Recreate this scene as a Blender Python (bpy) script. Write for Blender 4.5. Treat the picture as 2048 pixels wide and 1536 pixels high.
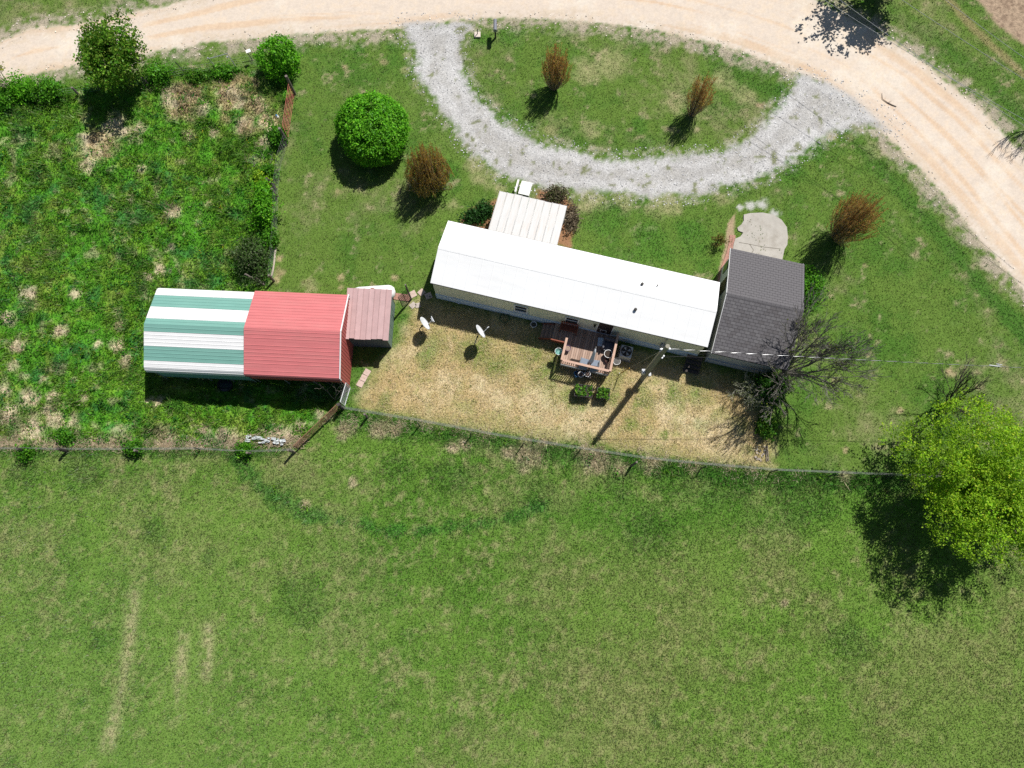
import bpy, bmesh, math, random
import numpy as np
from mathutils import Vector, Matrix

# ------------------------------------------------------------------ scene, camera, sky, sun
SC = bpy.context.scene
for o in list(bpy.data.objects):
    bpy.data.objects.remove(o)
COL = SC.collection
R = math.radians
F, TILT, HGT = 1420.0, R(12.8), 46.0            # focal length in pixels (2048 wide), tilt off nadir, flying height

cam_d = bpy.data.cameras.new('camera'); cam = bpy.data.objects.new('camera', cam_d); COL.objects.link(cam)
cam_d.sensor_fit = 'HORIZONTAL'; cam_d.sensor_width = 36.0; cam_d.lens = 36.0 * F / 2048.0
cam_d.clip_start = 0.5; cam_d.clip_end = 12000.0
cam.location = (0, 0, HGT); cam.rotation_euler = (TILT, 0, 0)
SC.camera = cam

SUN_EL = R(55.4); SUN_AZ = Vector((0.611, 0.791))        # direction towards the sun on the ground
world = bpy.data.worlds.new('World'); SC.world = world; world.use_nodes = True
wn = world.node_tree.nodes; wl = world.node_tree.links
bg = wn['Background']; bg.inputs['Strength'].default_value = 0.05
sky = wn.new('ShaderNodeTexSky'); sky.sky_type = 'NISHITA'; sky.sun_disc = False
sky.sun_elevation = SUN_EL; sky.sun_rotation = math.atan2(SUN_AZ.x, SUN_AZ.y)
sky.air_density = 1.0; sky.dust_density = 0.6; sky.ozone_density = 1.0
wl.new(sky.outputs[0], bg.inputs['Color'])
sun_d = bpy.data.lights.new('sun', 'SUN'); sun_d.energy = 5.0; sun_d.angle = R(0.5); sun_d.color = (1.0, 0.968, 0.915)
sun = bpy.data.objects.new('sun', sun_d); COL.objects.link(sun)
sv = Vector((SUN_AZ.x * math.cos(SUN_EL), SUN_AZ.y * math.cos(SUN_EL), math.sin(SUN_EL)))
sun.rotation_euler = sv.to_track_quat('Z', 'Y').to_euler(); sun.location = sv * 80
SC.view_settings.view_transform = 'Standard'; SC.view_settings.look = 'None'
SC.view_settings.exposure = 0.2; SC.view_settings.gamma = 1.0; SC.view_settings.use_curve_mapping = False
SC.render.engine = 'CYCLES'
SC.cycles.max_bounces = 6; SC.cycles.diffuse_bounces = 2; SC.cycles.transparent_max_bounces = 6
SC.cycles.use_denoising = False

rng = np.random.default_rng(7)
rnd = random.Random(11)

# ------------------------------------------------------------------ photograph pixel -> point at a real height
def P(px, py, z=0.0):
    x = (px - 1024.0) / F; y = -(py - 768.0) / F
    dy = y * math.cos(TILT) + math.sin(TILT); dz = y * math.sin(TILT) - math.cos(TILT)
    k = (z - HGT) / dz
    return Vector((x * k, dy * k, z))

def ray_plane(px, py, p0, n):                       # where the sight line meets an upright plane
    x = (px - 1024.0) / F; y = -(py - 768.0) / F
    d = Vector((x, y * math.cos(TILT) + math.sin(TILT), y * math.sin(TILT) - math.cos(TILT)))
    o = Vector((0, 0, HGT))
    return o + d * ((Vector(p0) - o).dot(n) / d.dot(n))

# ------------------------------------------------------------------ materials
MATS = {}
def mat(name, col, rough=0.6, metal=0.0, var=0.12, scale=6.0, bump=0.0, bscale=None, stain=None, stain_amt=0.0, stain_scale=1.5, spec=0.3, stretch=None):
    if name in MATS: return MATS[name]
    m = bpy.data.materials.new(name); m.use_nodes = True
    n = m.node_tree.nodes; l = m.node_tree.links
    b = n['Principled BSDF']; b.inputs['Roughness'].default_value = rough; b.inputs['Metallic'].default_value = metal
    b.inputs['Specular IOR Level'].default_value = spec
    tc = n.new('ShaderNodeTexCoord'); src = tc.outputs['Object']
    if stretch:
        mp = n.new('ShaderNodeMapping'); mp.inputs['Scale'].default_value = stretch; l.new(src, mp.inputs['Vector']); src = mp.outputs['Vector']
    nz = n.new('ShaderNodeTexNoise'); nz.inputs['Scale'].default_value = scale; nz.inputs['Detail'].default_value = 5; nz.inputs['Roughness'].default_value = 0.65
    l.new(src, nz.inputs['Vector'])
    rp = n.new('ShaderNodeMapRange'); rp.inputs['From Min'].default_value = 0.25; rp.inputs['From Max'].default_value = 0.75
    rp.inputs['To Min'].default_value = 1 - var; rp.inputs['To Max'].default_value = 1 + var
    l.new(nz.outputs['Fac'], rp.inputs['Value'])
    mx = n.new('ShaderNodeMix'); mx.data_type = 'RGBA'; mx.blend_type = 'MULTIPLY'; mx.inputs[0].default_value = 1.0
    mx.inputs[6].default_value = (*col, 1); l.new(rp.outputs['Result'], mx.inputs[7])
    out = mx.outputs[2]
    if stain:
        n2 = n.new('ShaderNodeTexNoise'); n2.inputs['Scale'].default_value = stain_scale; n2.inputs['Detail'].default_value = 6; n2.inputs['Roughness'].default_value = 0.7
        l.new(src, n2.inputs['Vector'])
        r2 = n.new('ShaderNodeMapRange'); r2.inputs['From Min'].default_value = 0.48; r2.inputs['From Max'].default_value = 0.72
        r2.inputs['To Max'].default_value = stain_amt; l.new(n2.outputs['Fac'], r2.inputs['Value'])
        m2 = n.new('ShaderNodeMix'); m2.data_type = 'RGBA'; l.new(r2.outputs['Result'], m2.inputs[0]); l.new(out, m2.inputs[6])
        m2.inputs[7].default_value = (*stain, 1); out = m2.outputs[2]
    l.new(out, b.inputs['Base Color'])
    if bump:
        bp = n.new('ShaderNodeBump'); bp.inputs['Strength'].default_value = bump; bp.inputs['Distance'].default_value = 0.02
        nb = n.new('ShaderNodeTexNoise'); nb.inputs['Scale'].default_value = bscale or scale * 4; nb.inputs['Detail'].default_value = 4
        l.new(src, nb.inputs['Vector']); l.new(nb.outputs['Fac'], bp.inputs['Height']); l.new(bp.outputs['Normal'], b.inputs['Normal'])
    MATS[name] = m
    return m

def leafmat(name, translucent=0.35, tint=(1, 1, 1), gloss=0.03):     # colour comes from the leaves' own attribute
    if name in MATS: return MATS[name]
    m = bpy.data.materials.new(name); m.use_nodes = True
    n = m.node_tree.nodes; l = m.node_tree.links
    n.remove(n['Principled BSDF'])
    at = n.new('ShaderNodeAttribute'); at.attribute_name = 'col'
    df = n.new('ShaderNodeBsdfDiffuse'); tr = n.new('ShaderNodeBsdfTranslucent')
    l.new(at.outputs['Color'], df.inputs['Color']); l.new(at.outputs['Color'], tr.inputs['Color'])
    mx = n.new('ShaderNodeMixShader'); mx.inputs[0].default_value = translucent
    l.new(df.outputs[0], mx.inputs[1]); l.new(tr.outputs[0], mx.inputs[2])
    gl = n.new('ShaderNodeBsdfGlossy'); gl.inputs['Roughness'].default_value = 0.45
    m2 = n.new('ShaderNodeMixShader'); m2.inputs[0].default_value = gloss
    l.new(mx.outputs[0], m2.inputs[1]); l.new(gl.outputs[0], m2.inputs[2])
    l.new(m2.outputs[0], n['Material Output'].inputs['Surface'])
    MATS[name] = m
    return m

# ------------------------------------------------------------------ objects
def tag(o, label=None, cat=None, group=None, kind=None):
    if label: o['label'] = label
    if cat: o['category'] = cat
    if group: o['group'] = group
    if kind: o['kind'] = kind
    return o

def thing(name, label, cat, loc=(0, 0, 0), rotz=0.0, group=None):
    o = bpy.data.objects.new(name, None); COL.objects.link(o)
    o.empty_display_size = 0.3
    o.location = loc; o.rotation_euler = (0, 0, rotz)
    return tag(o, label, cat, group)

def link(name, me, parent=None, m=None):
    o = bpy.data.objects.new(name, me); COL.objects.link(o)
    if parent is not None: o.parent = parent
    if m is not None and not me.materials: me.materials.append(m)
    return o

def copy_tree(root, parent=None):
    c = root.copy(); COL.objects.link(c)
    if parent is not None: c.parent = parent
    for ch in list(root.children): copy_tree(ch, c)
    return c

class MB:                                            # gathers shapes that become ONE mesh
    def __init__(s): s.v = []; s.f = []
    def poly(s, pts):
        i = len(s.v); s.v += [tuple(p) for p in pts]; s.f.append(tuple(range(i, i + len(pts)))); return s
    def box(s, c, d, rz=0.0, mtx=None):
        i = len(s.v); cx, cy, cz = c; hx, hy, hz = d[0] / 2, d[1] / 2, d[2] / 2
        ca, sa = math.cos(rz), math.sin(rz)
        for z in (-hz, hz):
            for x, y in ((-hx, -hy), (hx, -hy), (hx, hy), (-hx, hy)):
                p = Vector((x * ca - y * sa, x * sa + y * ca, z))
                if mtx: p = mtx @ p
                s.v.append((cx + p.x, cy + p.y, cz + p.z))
        s.f += [(i+3, i+2, i+1, i), (i+4, i+5, i+6, i+7), (i, i+1, i+5, i+4), (i+1, i+2, i+6, i+5), (i+2, i+3, i+7, i+6), (i+3, i, i+4, i+7)]
        return s
    def beam(s, a, b, w, h, up=(0, 0, 1)):
        a = Vector(a); b = Vector(b); d = (b - a).normalized(); u = Vector(up)
        if abs(d.dot(u)) > 0.98: u = Vector((0, 1, 0))
        x = d.cross(u).normalized(); y = x.cross(d).normalized()
        i = len(s.v)
        for p in (a, b):
            for sx, sy in ((-1, -1), (1, -1), (1, 1), (-1, 1)):
                s.v.append(tuple(p + x * (sx * w / 2) + y * (sy * h / 2)))
        s.f += [(i, i+1, i+2, i+3), (i+7, i+6, i+5, i+4), (i, i+4, i+5, i+1), (i+1, i+5, i+6, i+2), (i+2, i+6, i+7, i+3), (i+3, i+7, i+4, i)]
        return s
    def tube(s, pts, rad, n=6, cap=True):
        pts = [Vector(p) for p in pts]
        rad = rad if isinstance(rad, (list, tuple)) else [rad] * len(pts)
        i0 = len(s.v); u = None
        for k, p in enumerate(pts):
            d = (pts[min(k + 1, len(pts) - 1)] - pts[max(k - 1, 0)])
            d = d.normalized() if d.length > 1e-9 else Vector((0, 0, 1))
            if u is None:
                u = d.orthogonal().normalized()
            else:
                u = (u - d * u.dot(d)); u = u.normalized() if u.length > 1e-6 else d.orthogonal().normalized()
            w = d.cross(u)
            for j in range(n):
                a = 2 * math.pi * j / n
                s.v.append(tuple(p + (u * math.cos(a) + w * math.sin(a)) * rad[k]))
        for k in range(len(pts) - 1):
            for j in range(n):
                a = i0 + k * n + j; b = i0 + k * n + (j + 1) % n
                s.f.append((a, b, b + n, a + n))
        if cap:
            s.f.append(tuple(range(i0 + n - 1, i0 - 1, -1)))
            e = i0 + (len(pts) - 1) * n; s.f.append(tuple(range(e, e + n)))
        return s
    def lathe(s, prof, n=16, c=(0, 0, 0), close=False):  # prof: (radius, z) from bottom to top
        i0 = len(s.v)
        for r, z in prof:
            for j in range(n):
                a = 2 * math.pi * j / n
                s.v.append((c[0] + r * math.cos(a), c[1] + r * math.sin(a), c[2] + z))
        for k in range(len(prof) - 1):
            for j in range(n):
                a = i0 + k * n + j; b = i0 + k * n + (j + 1) % n
                s.f.append((a, b, b + n, a + n))
        if close:
            s.f.append(tuple(range(i0 + n - 1, i0 - 1, -1)))
        e = i0 + (len(prof) - 1) * n
        if prof[-1][0] > 1e-4: s.f.append(tuple(range(e, e + n)))
        return s
    def mesh(s, name, m=None):
        me = bpy.data.meshes.new(name); me.from_pydata(s.v, [], s.f); me.update()
        if m: me.materials.append(m)
        return me
    def build(s, name, m, parent=None, smooth=False, bevel=0.0):
        me = s.mesh(name, m)
        if bevel:
            bm = bmesh.new(); bm.from_mesh(me)
            bmesh.ops.bevel(bm, geom=list(bm.edges), offset=bevel, segments=2, affect='EDGES', profile=0.5)
            bm.to_mesh(me); bm.free()
        if smooth:
            me.polygons.foreach_set('use_smooth', [True] * len(me.polygons))
        return link(name, me, parent)

def np_mesh(name, verts, nper, cols=None, m=None):    # verts (N*nper,3): N faces of nper corners, each with its own corners
    me = bpy.data.meshes.new(name)
    nv = len(verts); nf = nv // nper
    me.vertices.add(nv); me.vertices.foreach_set('co', verts.astype(np.float32).ravel())
    me.loops.add(nv); me.loops.foreach_set('vertex_index', np.arange(nv, dtype=np.int32))
    me.polygons.add(nf)
    me.polygons.foreach_set('loop_start', np.arange(0, nv, nper, dtype=np.int32))
    me.polygons.foreach_set('loop_total', np.full(nf, nper, dtype=np.int32))
    if cols is not None:
        a = me.attributes.new('col', 'FLOAT_COLOR', 'POINT')
        c4 = np.ones((nv, 4), np.float32); c4[:, :3] = cols; a.data.foreach_set('color', c4.ravel())
    if m: me.materials.append(m)
    me.update(calc_edges=True)
    return me
# ------------------------------------------------------------------ ground: where road, drive, lawn, yard, pasture and field lie
def lattice(seed):
    return np.random.default_rng(seed).random((256, 256))
_L = [lattice(s) for s in range(40, 52)]
def vnoise(x, y, seed):
    g = _L[seed % 12]; x = x + seed * 17.31; y = y + seed * 9.77
    xi = np.floor(x).astype(int); yi = np.floor(y).astype(int); fx = x - xi; fy = y - yi
    fx = fx * fx * (3 - 2 * fx); fy = fy * fy * (3 - 2 * fy)
    a = g[xi % 256, yi % 256]; b = g[(xi + 1) % 256, yi % 256]; c = g[xi % 256, (yi + 1) % 256]; d = g[(xi + 1) % 256, (yi + 1) % 256]
    return (a * (1 - fx) + b * fx) * (1 - fy) + (c * (1 - fx) + d * fx) * fy
def fbm(x, y, size, seed=0, octv=4, gain=0.55):
    t = 0; a = 1; tot = 0; f = 1.0 / size
    for k in range(octv):
        t = t + a * vnoise(x * f, y * f, seed + k); tot += a; a *= gain; f *= 2.03
    return t / tot
def sstep(a, b, x):
    t = np.clip((x - a) / (b - a), 0, 1); return t * t * (3 - 2 * t)
def px_poly(pts, z=0.0):
    return np.array([[P(a, b, z).x, P(a, b, z).y] for a, b in pts])
def poly_sd(poly, X, Y):                              # signed distance, positive inside
    d2 = np.full(X.shape, 1e9); ins = np.zeros(X.shape, bool); n = len(poly)
    for i in range(n):
        ax, ay = poly[i]; bx, by = poly[(i + 1) % n]
        ex, ey = bx - ax, by - ay; L = ex * ex + ey * ey + 1e-9
        t = np.clip(((X - ax) * ex + (Y - ay) * ey) / L, 0, 1)
        d2 = np.minimum(d2, (X - ax - t * ex) ** 2 + (Y - ay - t * ey) ** 2)
        c = ((ay > Y) != (by > Y))
        with np.errstate(divide='ignore', invalid='ignore'):
            xx = ex * (Y - ay) / (ey if abs(ey) > 1e-9 else 1e-9) + ax
        ins ^= c & (X < xx)
    return np.where(ins, 1, -1) * np.sqrt(d2)
def line_d(pts, X, Y):
    d2 = np.full(X.shape, 1e9)
    for i in range(len(pts) - 1):
        ax, ay = pts[i]; bx, by = pts[i + 1]; ex, ey = bx - ax, by - ay; L = ex * ex + ey * ey + 1e-9
        t = np.clip(((X - ax) * ex + (Y - ay) * ey) / L, 0, 1)
        d2 = np.minimum(d2, (X - ax - t * ex) ** 2 + (Y - ay - t * ey) ** 2)
    return np.sqrt(d2)

ROAD = px_poly([(-400, 245), (-150, 195), (0, 163), (60, 152), (130, 138), (280, 112), (400, 90), (560, 72), (680, 66), (790, 60), (850, 52), (950, 40), (1030, 38), (1150, 42), (1300, 60), (1400, 82), (1480, 104), (1560, 134), (1640, 168), (1700, 205), (1750, 252), (1800, 300), (1850, 352), (1900, 408), (1960, 482), (2000, 532), (2060, 596), (2200, 760), (2420, 1000),
    (2560, 900), (2300, 560), (2180, 440), (2048, 308), (2000, 256), (1950, 206), (1900, 165), (1850, 122), (1780, 78), (1710, 40), (1600, -20), (1400, -75), (1100, -110), (800, -95), (560, -45), (400, -8), (330, 8), (250, 27), (150, 46), (60, 56), (0, 82), (-150, 120), (-400, 165)])
DRIVE = px_poly([(800, 40), (812, 75), (832, 100), (829, 140), (860, 188), (880, 216), (905, 250), (930, 290), (965, 322), (1000, 345), (1051, 368), (1120, 380), (1201, 386), (1326, 394), (1373, 391), (1451, 373), (1536, 350), (1598, 312), (1636, 282), (1676, 266), (1723, 252), (1786, 262), (1800, 250), (1690, 175), (1600, 140), (1585, 158),
    (1583, 178), (1562, 205), (1545, 225), (1525, 250), (1490, 280), (1445, 300), (1400, 308), (1300, 313), (1240, 319), (1200, 315), (1130, 296), (1075, 284), (1035, 260), (990, 232), (958, 202), (940, 168), (926, 130), (921, 95), (933, 66), (950, 45)])
PASTURE = px_poly([(-500, 240), (-100, 215), (60, 190), (160, 170), (300, 150), (420, 138), (530, 138), (575, 150), (588, 185), (570, 280), (552, 340), (553, 450), (543, 560), (540, 600), (700, 640), (690, 812), (600, 893), (480, 897), (270, 893), (-20, 893), (-500, 893)])
YARD = px_poly([(795, 690), (840, 600), (900, 610), (1100, 655), (1240, 700), (1400, 735), (1470, 760), (1500, 800), (1535, 862), (1545, 935), (1400, 918), (1200, 886), (1000, 862), (850, 838), (720, 815), (722, 790), (760, 735)])
FIELD = px_poly([(-500, 893), (-20, 893), (270, 893), (480, 897), (600, 893), (690, 812), (850, 842), (1000, 866), (1160, 890), (1290, 910), (1540, 937), (1790, 948), (2100, 965), (2600, 985), (2600, 2600), (-600, 2600)])
PLOW = px_poly([(1930, -30), (1990, 45), (2048, 95), (2200, 230), (2500, 200), (2500, -200), (1900, -200)])
ARC = px_poly([(470, 905), (500, 950), (540, 985), (600, 1018), (680, 1040), (760, 1060), (850, 1060), (950, 1052), (1020, 1035), (1090, 1010)])
FENCE_S = px_poly([(700, 828), (850, 850), (1000, 876), (1160, 902), (1290, 920), (1540, 947), (1790, 955)])
FENCE_W = px_poly([(-60, 897), (270, 898), (480, 902), (560, 897)])
TRACK1 = px_poly([(266, 1190), (258, 1300), (240, 1400), (215, 1490)]); TRACK2 = px_poly([(366, 1270), (360, 1370), (345, 1440)]); TRACK3 = px_poly([(418, 1255), (413, 1350)])

def blob(X, Y, spots):                                # soft patches at photograph spots (px, py, radius px)
    m = np.zeros(X.shape)
    for px, py, r in spots:
        c = P(px, py); rr = r * (P(px + 10, py).x - c.x) / 10
        k = np.nonzero((np.abs(X - c.x) < rr * 1.8) & (np.abs(Y - c.y) < rr * 1.8))[0]
        x, y = X[k], Y[k]
        d = np.sqrt((x - c.x) ** 2 + (y - c.y) ** 2) / rr
        m[k] = np.maximum(m[k], 1 - sstep(0.35, 1.1, d + (fbm(x, y, rr * 0.5, 3, 3) - 0.5) * 1.1))
    return m

def mixc(c, m, col):
    return c * (1 - m[:, None]) + np.asarray(col)[None] * m[:, None] if not isinstance(col, np.ndarray) or col.ndim == 1 else c * (1 - m[:, None]) + col * m[:, None]

TAN_SPOTS = [(125, 665, 16), (60, 590, 22), (20, 640, 16), (40, 690, 22), (30, 730, 16), (110, 790, 14), (60, 800, 28), (20, 830, 30), (60, 860, 40), (110, 840, 22), (150, 840, 16), (240, 650, 12), (235, 690, 18), (255, 720, 18), (200, 690, 10), (350, 430, 18), (120, 850, 12), (320, 800, 14), (410, 860, 16), (455, 872, 24), (470, 880, 20), (560, 875, 34), (600, 850, 14), (680, 860, 34), (655, 845, 20), (390, 905, 26), (130, 895, 30), (30, 890, 30), (200, 892, 26), (240, 895, 40), (330, 893, 40), (320, 540, 16), (300, 555, 10), (265, 400, 10), (430, 270, 14), (380, 275, 14), (490, 250, 30), (520, 210, 28), (540, 250, 24), (530, 290, 20), (470, 190, 40), (370, 205, 44), (410, 220, 20), (340, 195, 24), (195, 290, 40), (230, 260, 36), (180, 330, 24), (280, 260, 18), (345, 495, 8), (285, 340, 12), (150, 590, 12), (100, 820, 18), (420, 410, 10), (640, 830, 12), (175, 800, 10), (10, 780, 20), (90, 760, 12), (150, 760, 8), (300, 800, 10)]
FTAN_SPOTS = [(705, 962, 14), (612, 1010, 12), (1060, 912, 36), (1020, 908, 22), (1190, 920, 32), (1195, 905, 24), (1170, 890, 26), (1300, 925, 24), (1090, 880, 18), (930, 890, 16), (760, 860, 24), (790, 860, 18), (905, 895, 14), (1240, 935, 20), (690, 862, 26), (1385, 930, 16), (1690, 950, 16), (1570, 1205, 8)]
BARE_SPOTS = [(560, 545, 14), (552, 560, 10), (560, 515, 10), (548, 470, 6), (682, 555, 10), (682, 575, 8), (677, 385, 10), (1665, 268, 16), (1700, 275, 14), (700, 250, 0.1), (1730, 530, 6), (1800, 820, 8), (1690, 900, 8), (1900, 745, 14), (745, 570, 8), (790, 555, 10), (1520, 210, 8), (1545, 270, 6), (770, 125, 10), (690, 135, 8)]

def ground_color(X, Y):
    """albedo and blade height of whatever grows or lies at each point"""
    n0 = fbm(X, Y, 9.0, 0, 5); n1 = fbm(X, Y, 3.0, 2, 5, 0.6); n2 = fbm(X, Y, 0.9, 4, 4, 0.65); n3 = fbm(X, Y, 0.35, 6, 3, 0.7); n4 = fbm(X, Y, 5.0, 8, 4)
    one = np.ones(X.shape)
    ed = (n2 - 0.5) * 1.2 + (n3 - 0.5) * 0.9
    # mown lawn
    c = np.tile(np.array([0.087, 0.147, 0.026]), (len(X), 1))
    c = mixc(c, sstep(0.42, 0.68, n1 * 0.6 + n2 * 0.4), [0.056, 0.125, 0.018])
    c = mixc(c, 0.7 * sstep(0.46, 0.70, n4 * 0.45 + n2 * 0.35 + n3 * 0.2), [0.180, 0.178, 0.084])
    c = mixc(c, 0.75 * sstep(0.60, 0.76, n2 * 0.6 + n3 * 0.4), [0.26, 0.225, 0.135])
    c = mixc(c, 0.75 * blob(X, Y, BARE_SPOTS) * (0.3 + 0.9 * n3), [0.37, 0.275, 0.175])
    hgt = 0.055 * one + 0.03 * n1
    # greener strips of lawn
    lush = blob(X, Y, [(1620, 300, 34), (1580, 340, 34), (1760, 285, 24), (1820, 340, 24), (1870, 400, 26), (1480, 110, 26), (1400, 90, 24), (1540, 130, 30), (1280, 250, 20), (1290, 285, 22), (1020, 70, 36), (960, 80, 24), (1060, 255, 24), (1015, 235, 16), (1560, 175, 16), (1220, 430, 60), (1300, 480, 60), (1380, 470, 50), (900, 340, 26), (810, 590, 16), (812, 640, 18), (720, 735, 14), (770, 700, 14), (1110, 715, 26), (1100, 745, 22), (1235, 760, 18), (1290, 790, 20), (1130, 800, 16), (1250, 800, 16), (1235, 770, 14), (890, 480, 22), (650, 480, 0.1), (640, 90, 14), (720, 95, 18), (780, 90, 16), (745, 330, 40), (590, 190, 0.1), (1630, 560, 30), (1625, 600, 30), (1130, 265, 16)])
    c = mixc(c, 0.75 * lush * (0.4 + 0.6 * n3), [0.042, 0.132, 0.015]); hgt = hgt + 0.03 * lush
    dry = blob(X, Y, [(1030, 400, 0.1), (1100, 400, 40), (1180, 400, 34), (1330, 405, 44), (1250, 400, 30), (1440, 395, 24), (970, 350, 34), (950, 330, 26), (815, 110, 10), (812, 140, 12), (830, 170, 12), (990, 220, 0.1), (1490, 190, 30), (1350, 210, 34), (1180, 260, 26), (1100, 260, 16), (1230, 120, 44), (1180, 140, 40), (1490, 560, 0.1), (620, 570, 20), (1000, 380, 18), (1450, 160, 34), (905, 410, 14), (1750, 300, 26), (1830, 350, 16)])
    c = mixc(c, 0.55 * dry * (0.3 + 0.9 * n3), [0.33, 0.285, 0.165])
    rd = poly_sd(ROAD, X, Y); vb = sstep(0.9, 0.2, np.abs(rd + 2.1) + (n2 - 0.5) * 1.3) * sstep(12, 18, X) * sstep(-60, -5, -Y - 0 * X); c = mixc(c, 0.8 * vb, [0.036, 0.112, 0.014]); hgt = hgt + 0.03 * vb
    region = np.zeros(X.shape, int)
    # hay field in the south
    sd = poly_sd(FIELD, X, Y); fm = sstep(-0.15, 0.15, sd + ed * 0.25)
    f = np.tile(np.array([0.094, 0.176, 0.026]), (len(X), 1))
    f = mixc(f, sstep(0.40, 0.66, n0 * 0.5 + n1 * 0.5), [0.066, 0.150, 0.018])
    f = mixc(f, 0.55 * sstep(0.44, 0.66, n4 * 0.35 + n1 * 0.2 + n2 * 0.25 + n3 * 0.2), [0.178, 0.186, 0.076])
    f = mixc(f, 0.55 * sstep(0.54, 0.72, n1 * 0.3 + n3 * 0.7), [0.225, 0.205, 0.105])
    dryE = sstep(-4, 10, X) * sstep(3.5, -3, Y) * sstep(0.36, 0.6, n0 * 0.6 + n1 * 0.4); f = mixc(f, 0.5 * dryE, [0.150, 0.175, 0.055])
    streak = fbm(X * 0.12 + Y * 0.02, Y + X * 0.06, 0.55, 3, 3); f = f * (0.90 + 0.20 * streak)[:, None]
    west = sstep(5, -25, X) * sstep(8, -8, Y)
    f = mixc(f, 0.35 * west, [0.135, 0.205, 0.055])
    band = sstep(1.8, 0.2, np.abs(Y - (1.9 + 0.03 * (X - 5)) + (n1 - 0.5) * 2)) * sstep(-2, 6, X)
    f = mixc(f, 0.45 * band, [0.055, 0.145, 0.015])
    green = blob(X, Y, [(1450, 975, 70), (1600, 1000, 80), (1300, 1060, 60), (315, 1065, 34), (210, 1280, 30), (420, 1115, 22), (470, 1130, 14), (1310, 1440, 16), (20, 1530, 24), (1650, 960, 50), (1350, 960, 50), (1240, 970, 40), (900, 950, 50), (800, 930, 40), (170, 940, 60), (60, 950, 40), (560, 980, 36), (1080, 990, 40), (1500, 930, 30), (1700, 1290, 60), (600, 1200, 60), (810, 1270, 20), (165, 1400, 12), (660, 1430, 14)])
    f = mixc(f, 0.5 * green * (0.15 + 1.1 * n3), [0.040, 0.122, 0.016])
    arc = sstep(0.6, 0.05, line_d(ARC, X, Y) + (n2 - 0.5) * 1.5 + (n1 - 0.5) * 1.2); f = mixc(f, 0.7 * arc * (0.4 + 0.7 * n3), [0.030, 0.150, 0.020])
    for tr, w in ((TRACK1, 0.75), (TRACK2, 0.6), (TRACK3, 0.7)):
        t = sstep(w, 0.05, line_d(tr, X, Y) + (n3 - 0.5) * 0.9 + (n1 - 0.5) * 1.0); f = mixc(f, 0.75 * t * sstep(0.30, 0.60, n3 * 0.6 + n1 * 0.4), [0.31, 0.275, 0.16])
    fs = np.maximum(sstep(1.5, 0.3, line_d(FENCE_S, X, Y) + (n2 - 0.5) * 1.2), 0.8 * sstep(0.7, 0.1, line_d(FENCE_W, X, Y) + (n2 - 0.5) * 0.8))
    f = mixc(f, 0.65 * fs, [0.045, 0.155, 0.018])
    ft = blob(X, Y, FTAN_SPOTS); f = mixc(f, 0.9 * ft * (0.4 + 0.9 * n3), [0.40, 0.325, 0.22])
    c = c * (1 - fm[:, None]) + f * fm[:, None]
    hgt = hgt * (1 - fm) + fm * (0.075 + 0.04 * n1 + 0.08 * arc + 0.13 * fs + 0.08 * ft + 0.05 * green); region[sd > 0] = 1
    # rough pasture in the west
    sd = poly_sd(PASTURE, X, Y); pm = sstep(-0.1, 0.15, sd + ed * 0.3)
    p = np.tile(np.array([0.060, 0.190, 0.014]), (len(X), 1))
    p = mixc(p, sstep(0.40, 0.62, n2 * 0.6 + n1 * 0.4), [0.120, 0.230, 0.020])
    p = mixc(p, 0.7 * sstep(0.54, 0.70, n1 * 0.4 + n2 * 0.6), [0.034, 0.135, 0.018])
    p = mixc(p, 0.7 * sstep(0.58, 0.70, fbm(X, Y, 1.6, 9, 4)), [0.034, 0.145, 0.036])
    p = mixc(p, 0.5 * sstep(0.60, 0.72, fbm(X, Y, 1.1, 10, 4)), [0.20, 0.24, 0.05])
    p = mixc(p, 0.45 * sstep(0.66, 0.76, fbm(X, Y, 0.8, 11, 3)) , [0.36, 0.31, 0.20])
    pt = blob(X, Y, TAN_SPOTS)
    p = mixc(p, 0.95 * pt * (0.3 + 1.0 * n3), [0.46, 0.37, 0.265])
    ntan = blob(X, Y, [(195, 290, 46), (470, 195, 70), (370, 205, 55), (520, 240, 50)])
    p = mixc(p, 0.85 * ntan * sstep(0.35, 0.6, n2), [0.36, 0.28, 0.155])
    c = c * (1 - pm[:, None]) + p * pm[:, None]
    hgt = hgt * (1 - pm) + pm * (0.12 + 0.26 * sstep(0.4, 0.75, n1 * 0.5 + n2 * 0.5) - 0.06 * pt); region[sd > 0] = 2
    # straw-dry back yard
    sd = poly_sd(YARD, X, Y); ym = sstep(-0.7, 0.9, sd + ed * 0.9)
    y = np.tile(np.array([0.395, 0.300, 0.150]), (len(X), 1))
    y = mixc(y, sstep(0.45, 0.66, n1 * 0.5 + n2 * 0.5), [0.50, 0.405, 0.24])
    y = mixc(y, 0.65 * sstep(0.50, 0.66, n2 * 0.45 + n4 * 0.3 + n3 * 0.25), [0.190, 0.210, 0.050])
    yl = blob(X, Y, [(870, 690, 40), (1000, 720, 50), (930, 700, 34), (1110, 720, 30), (1090, 760, 40), (1150, 800, 34), (850, 720, 24), (1060, 700, 50), (960, 690, 40), (1400, 780, 40), (1260, 850, 20), (1400, 850, 24), (1230, 760, 30), (1290, 800, 30), (1350, 790, 34), (1330, 870, 14), (1220, 800, 24), (1440, 830, 24), (770, 800, 18), (1290, 860, 12), (1480, 850, 24), (1500, 900, 14)])
    y = mixc(y, 0.8 * yl * (0.25 + 0.9 * n2), [0.095, 0.185, 0.022])
    ys = blob(X, Y, [(960, 770, 24), (1000, 790, 40), (1080, 820, 50), (900, 760, 30), (1440, 880, 60), (1330, 820, 30), (1380, 850, 40), (1200, 840, 40), (1150, 850, 40)])
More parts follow.
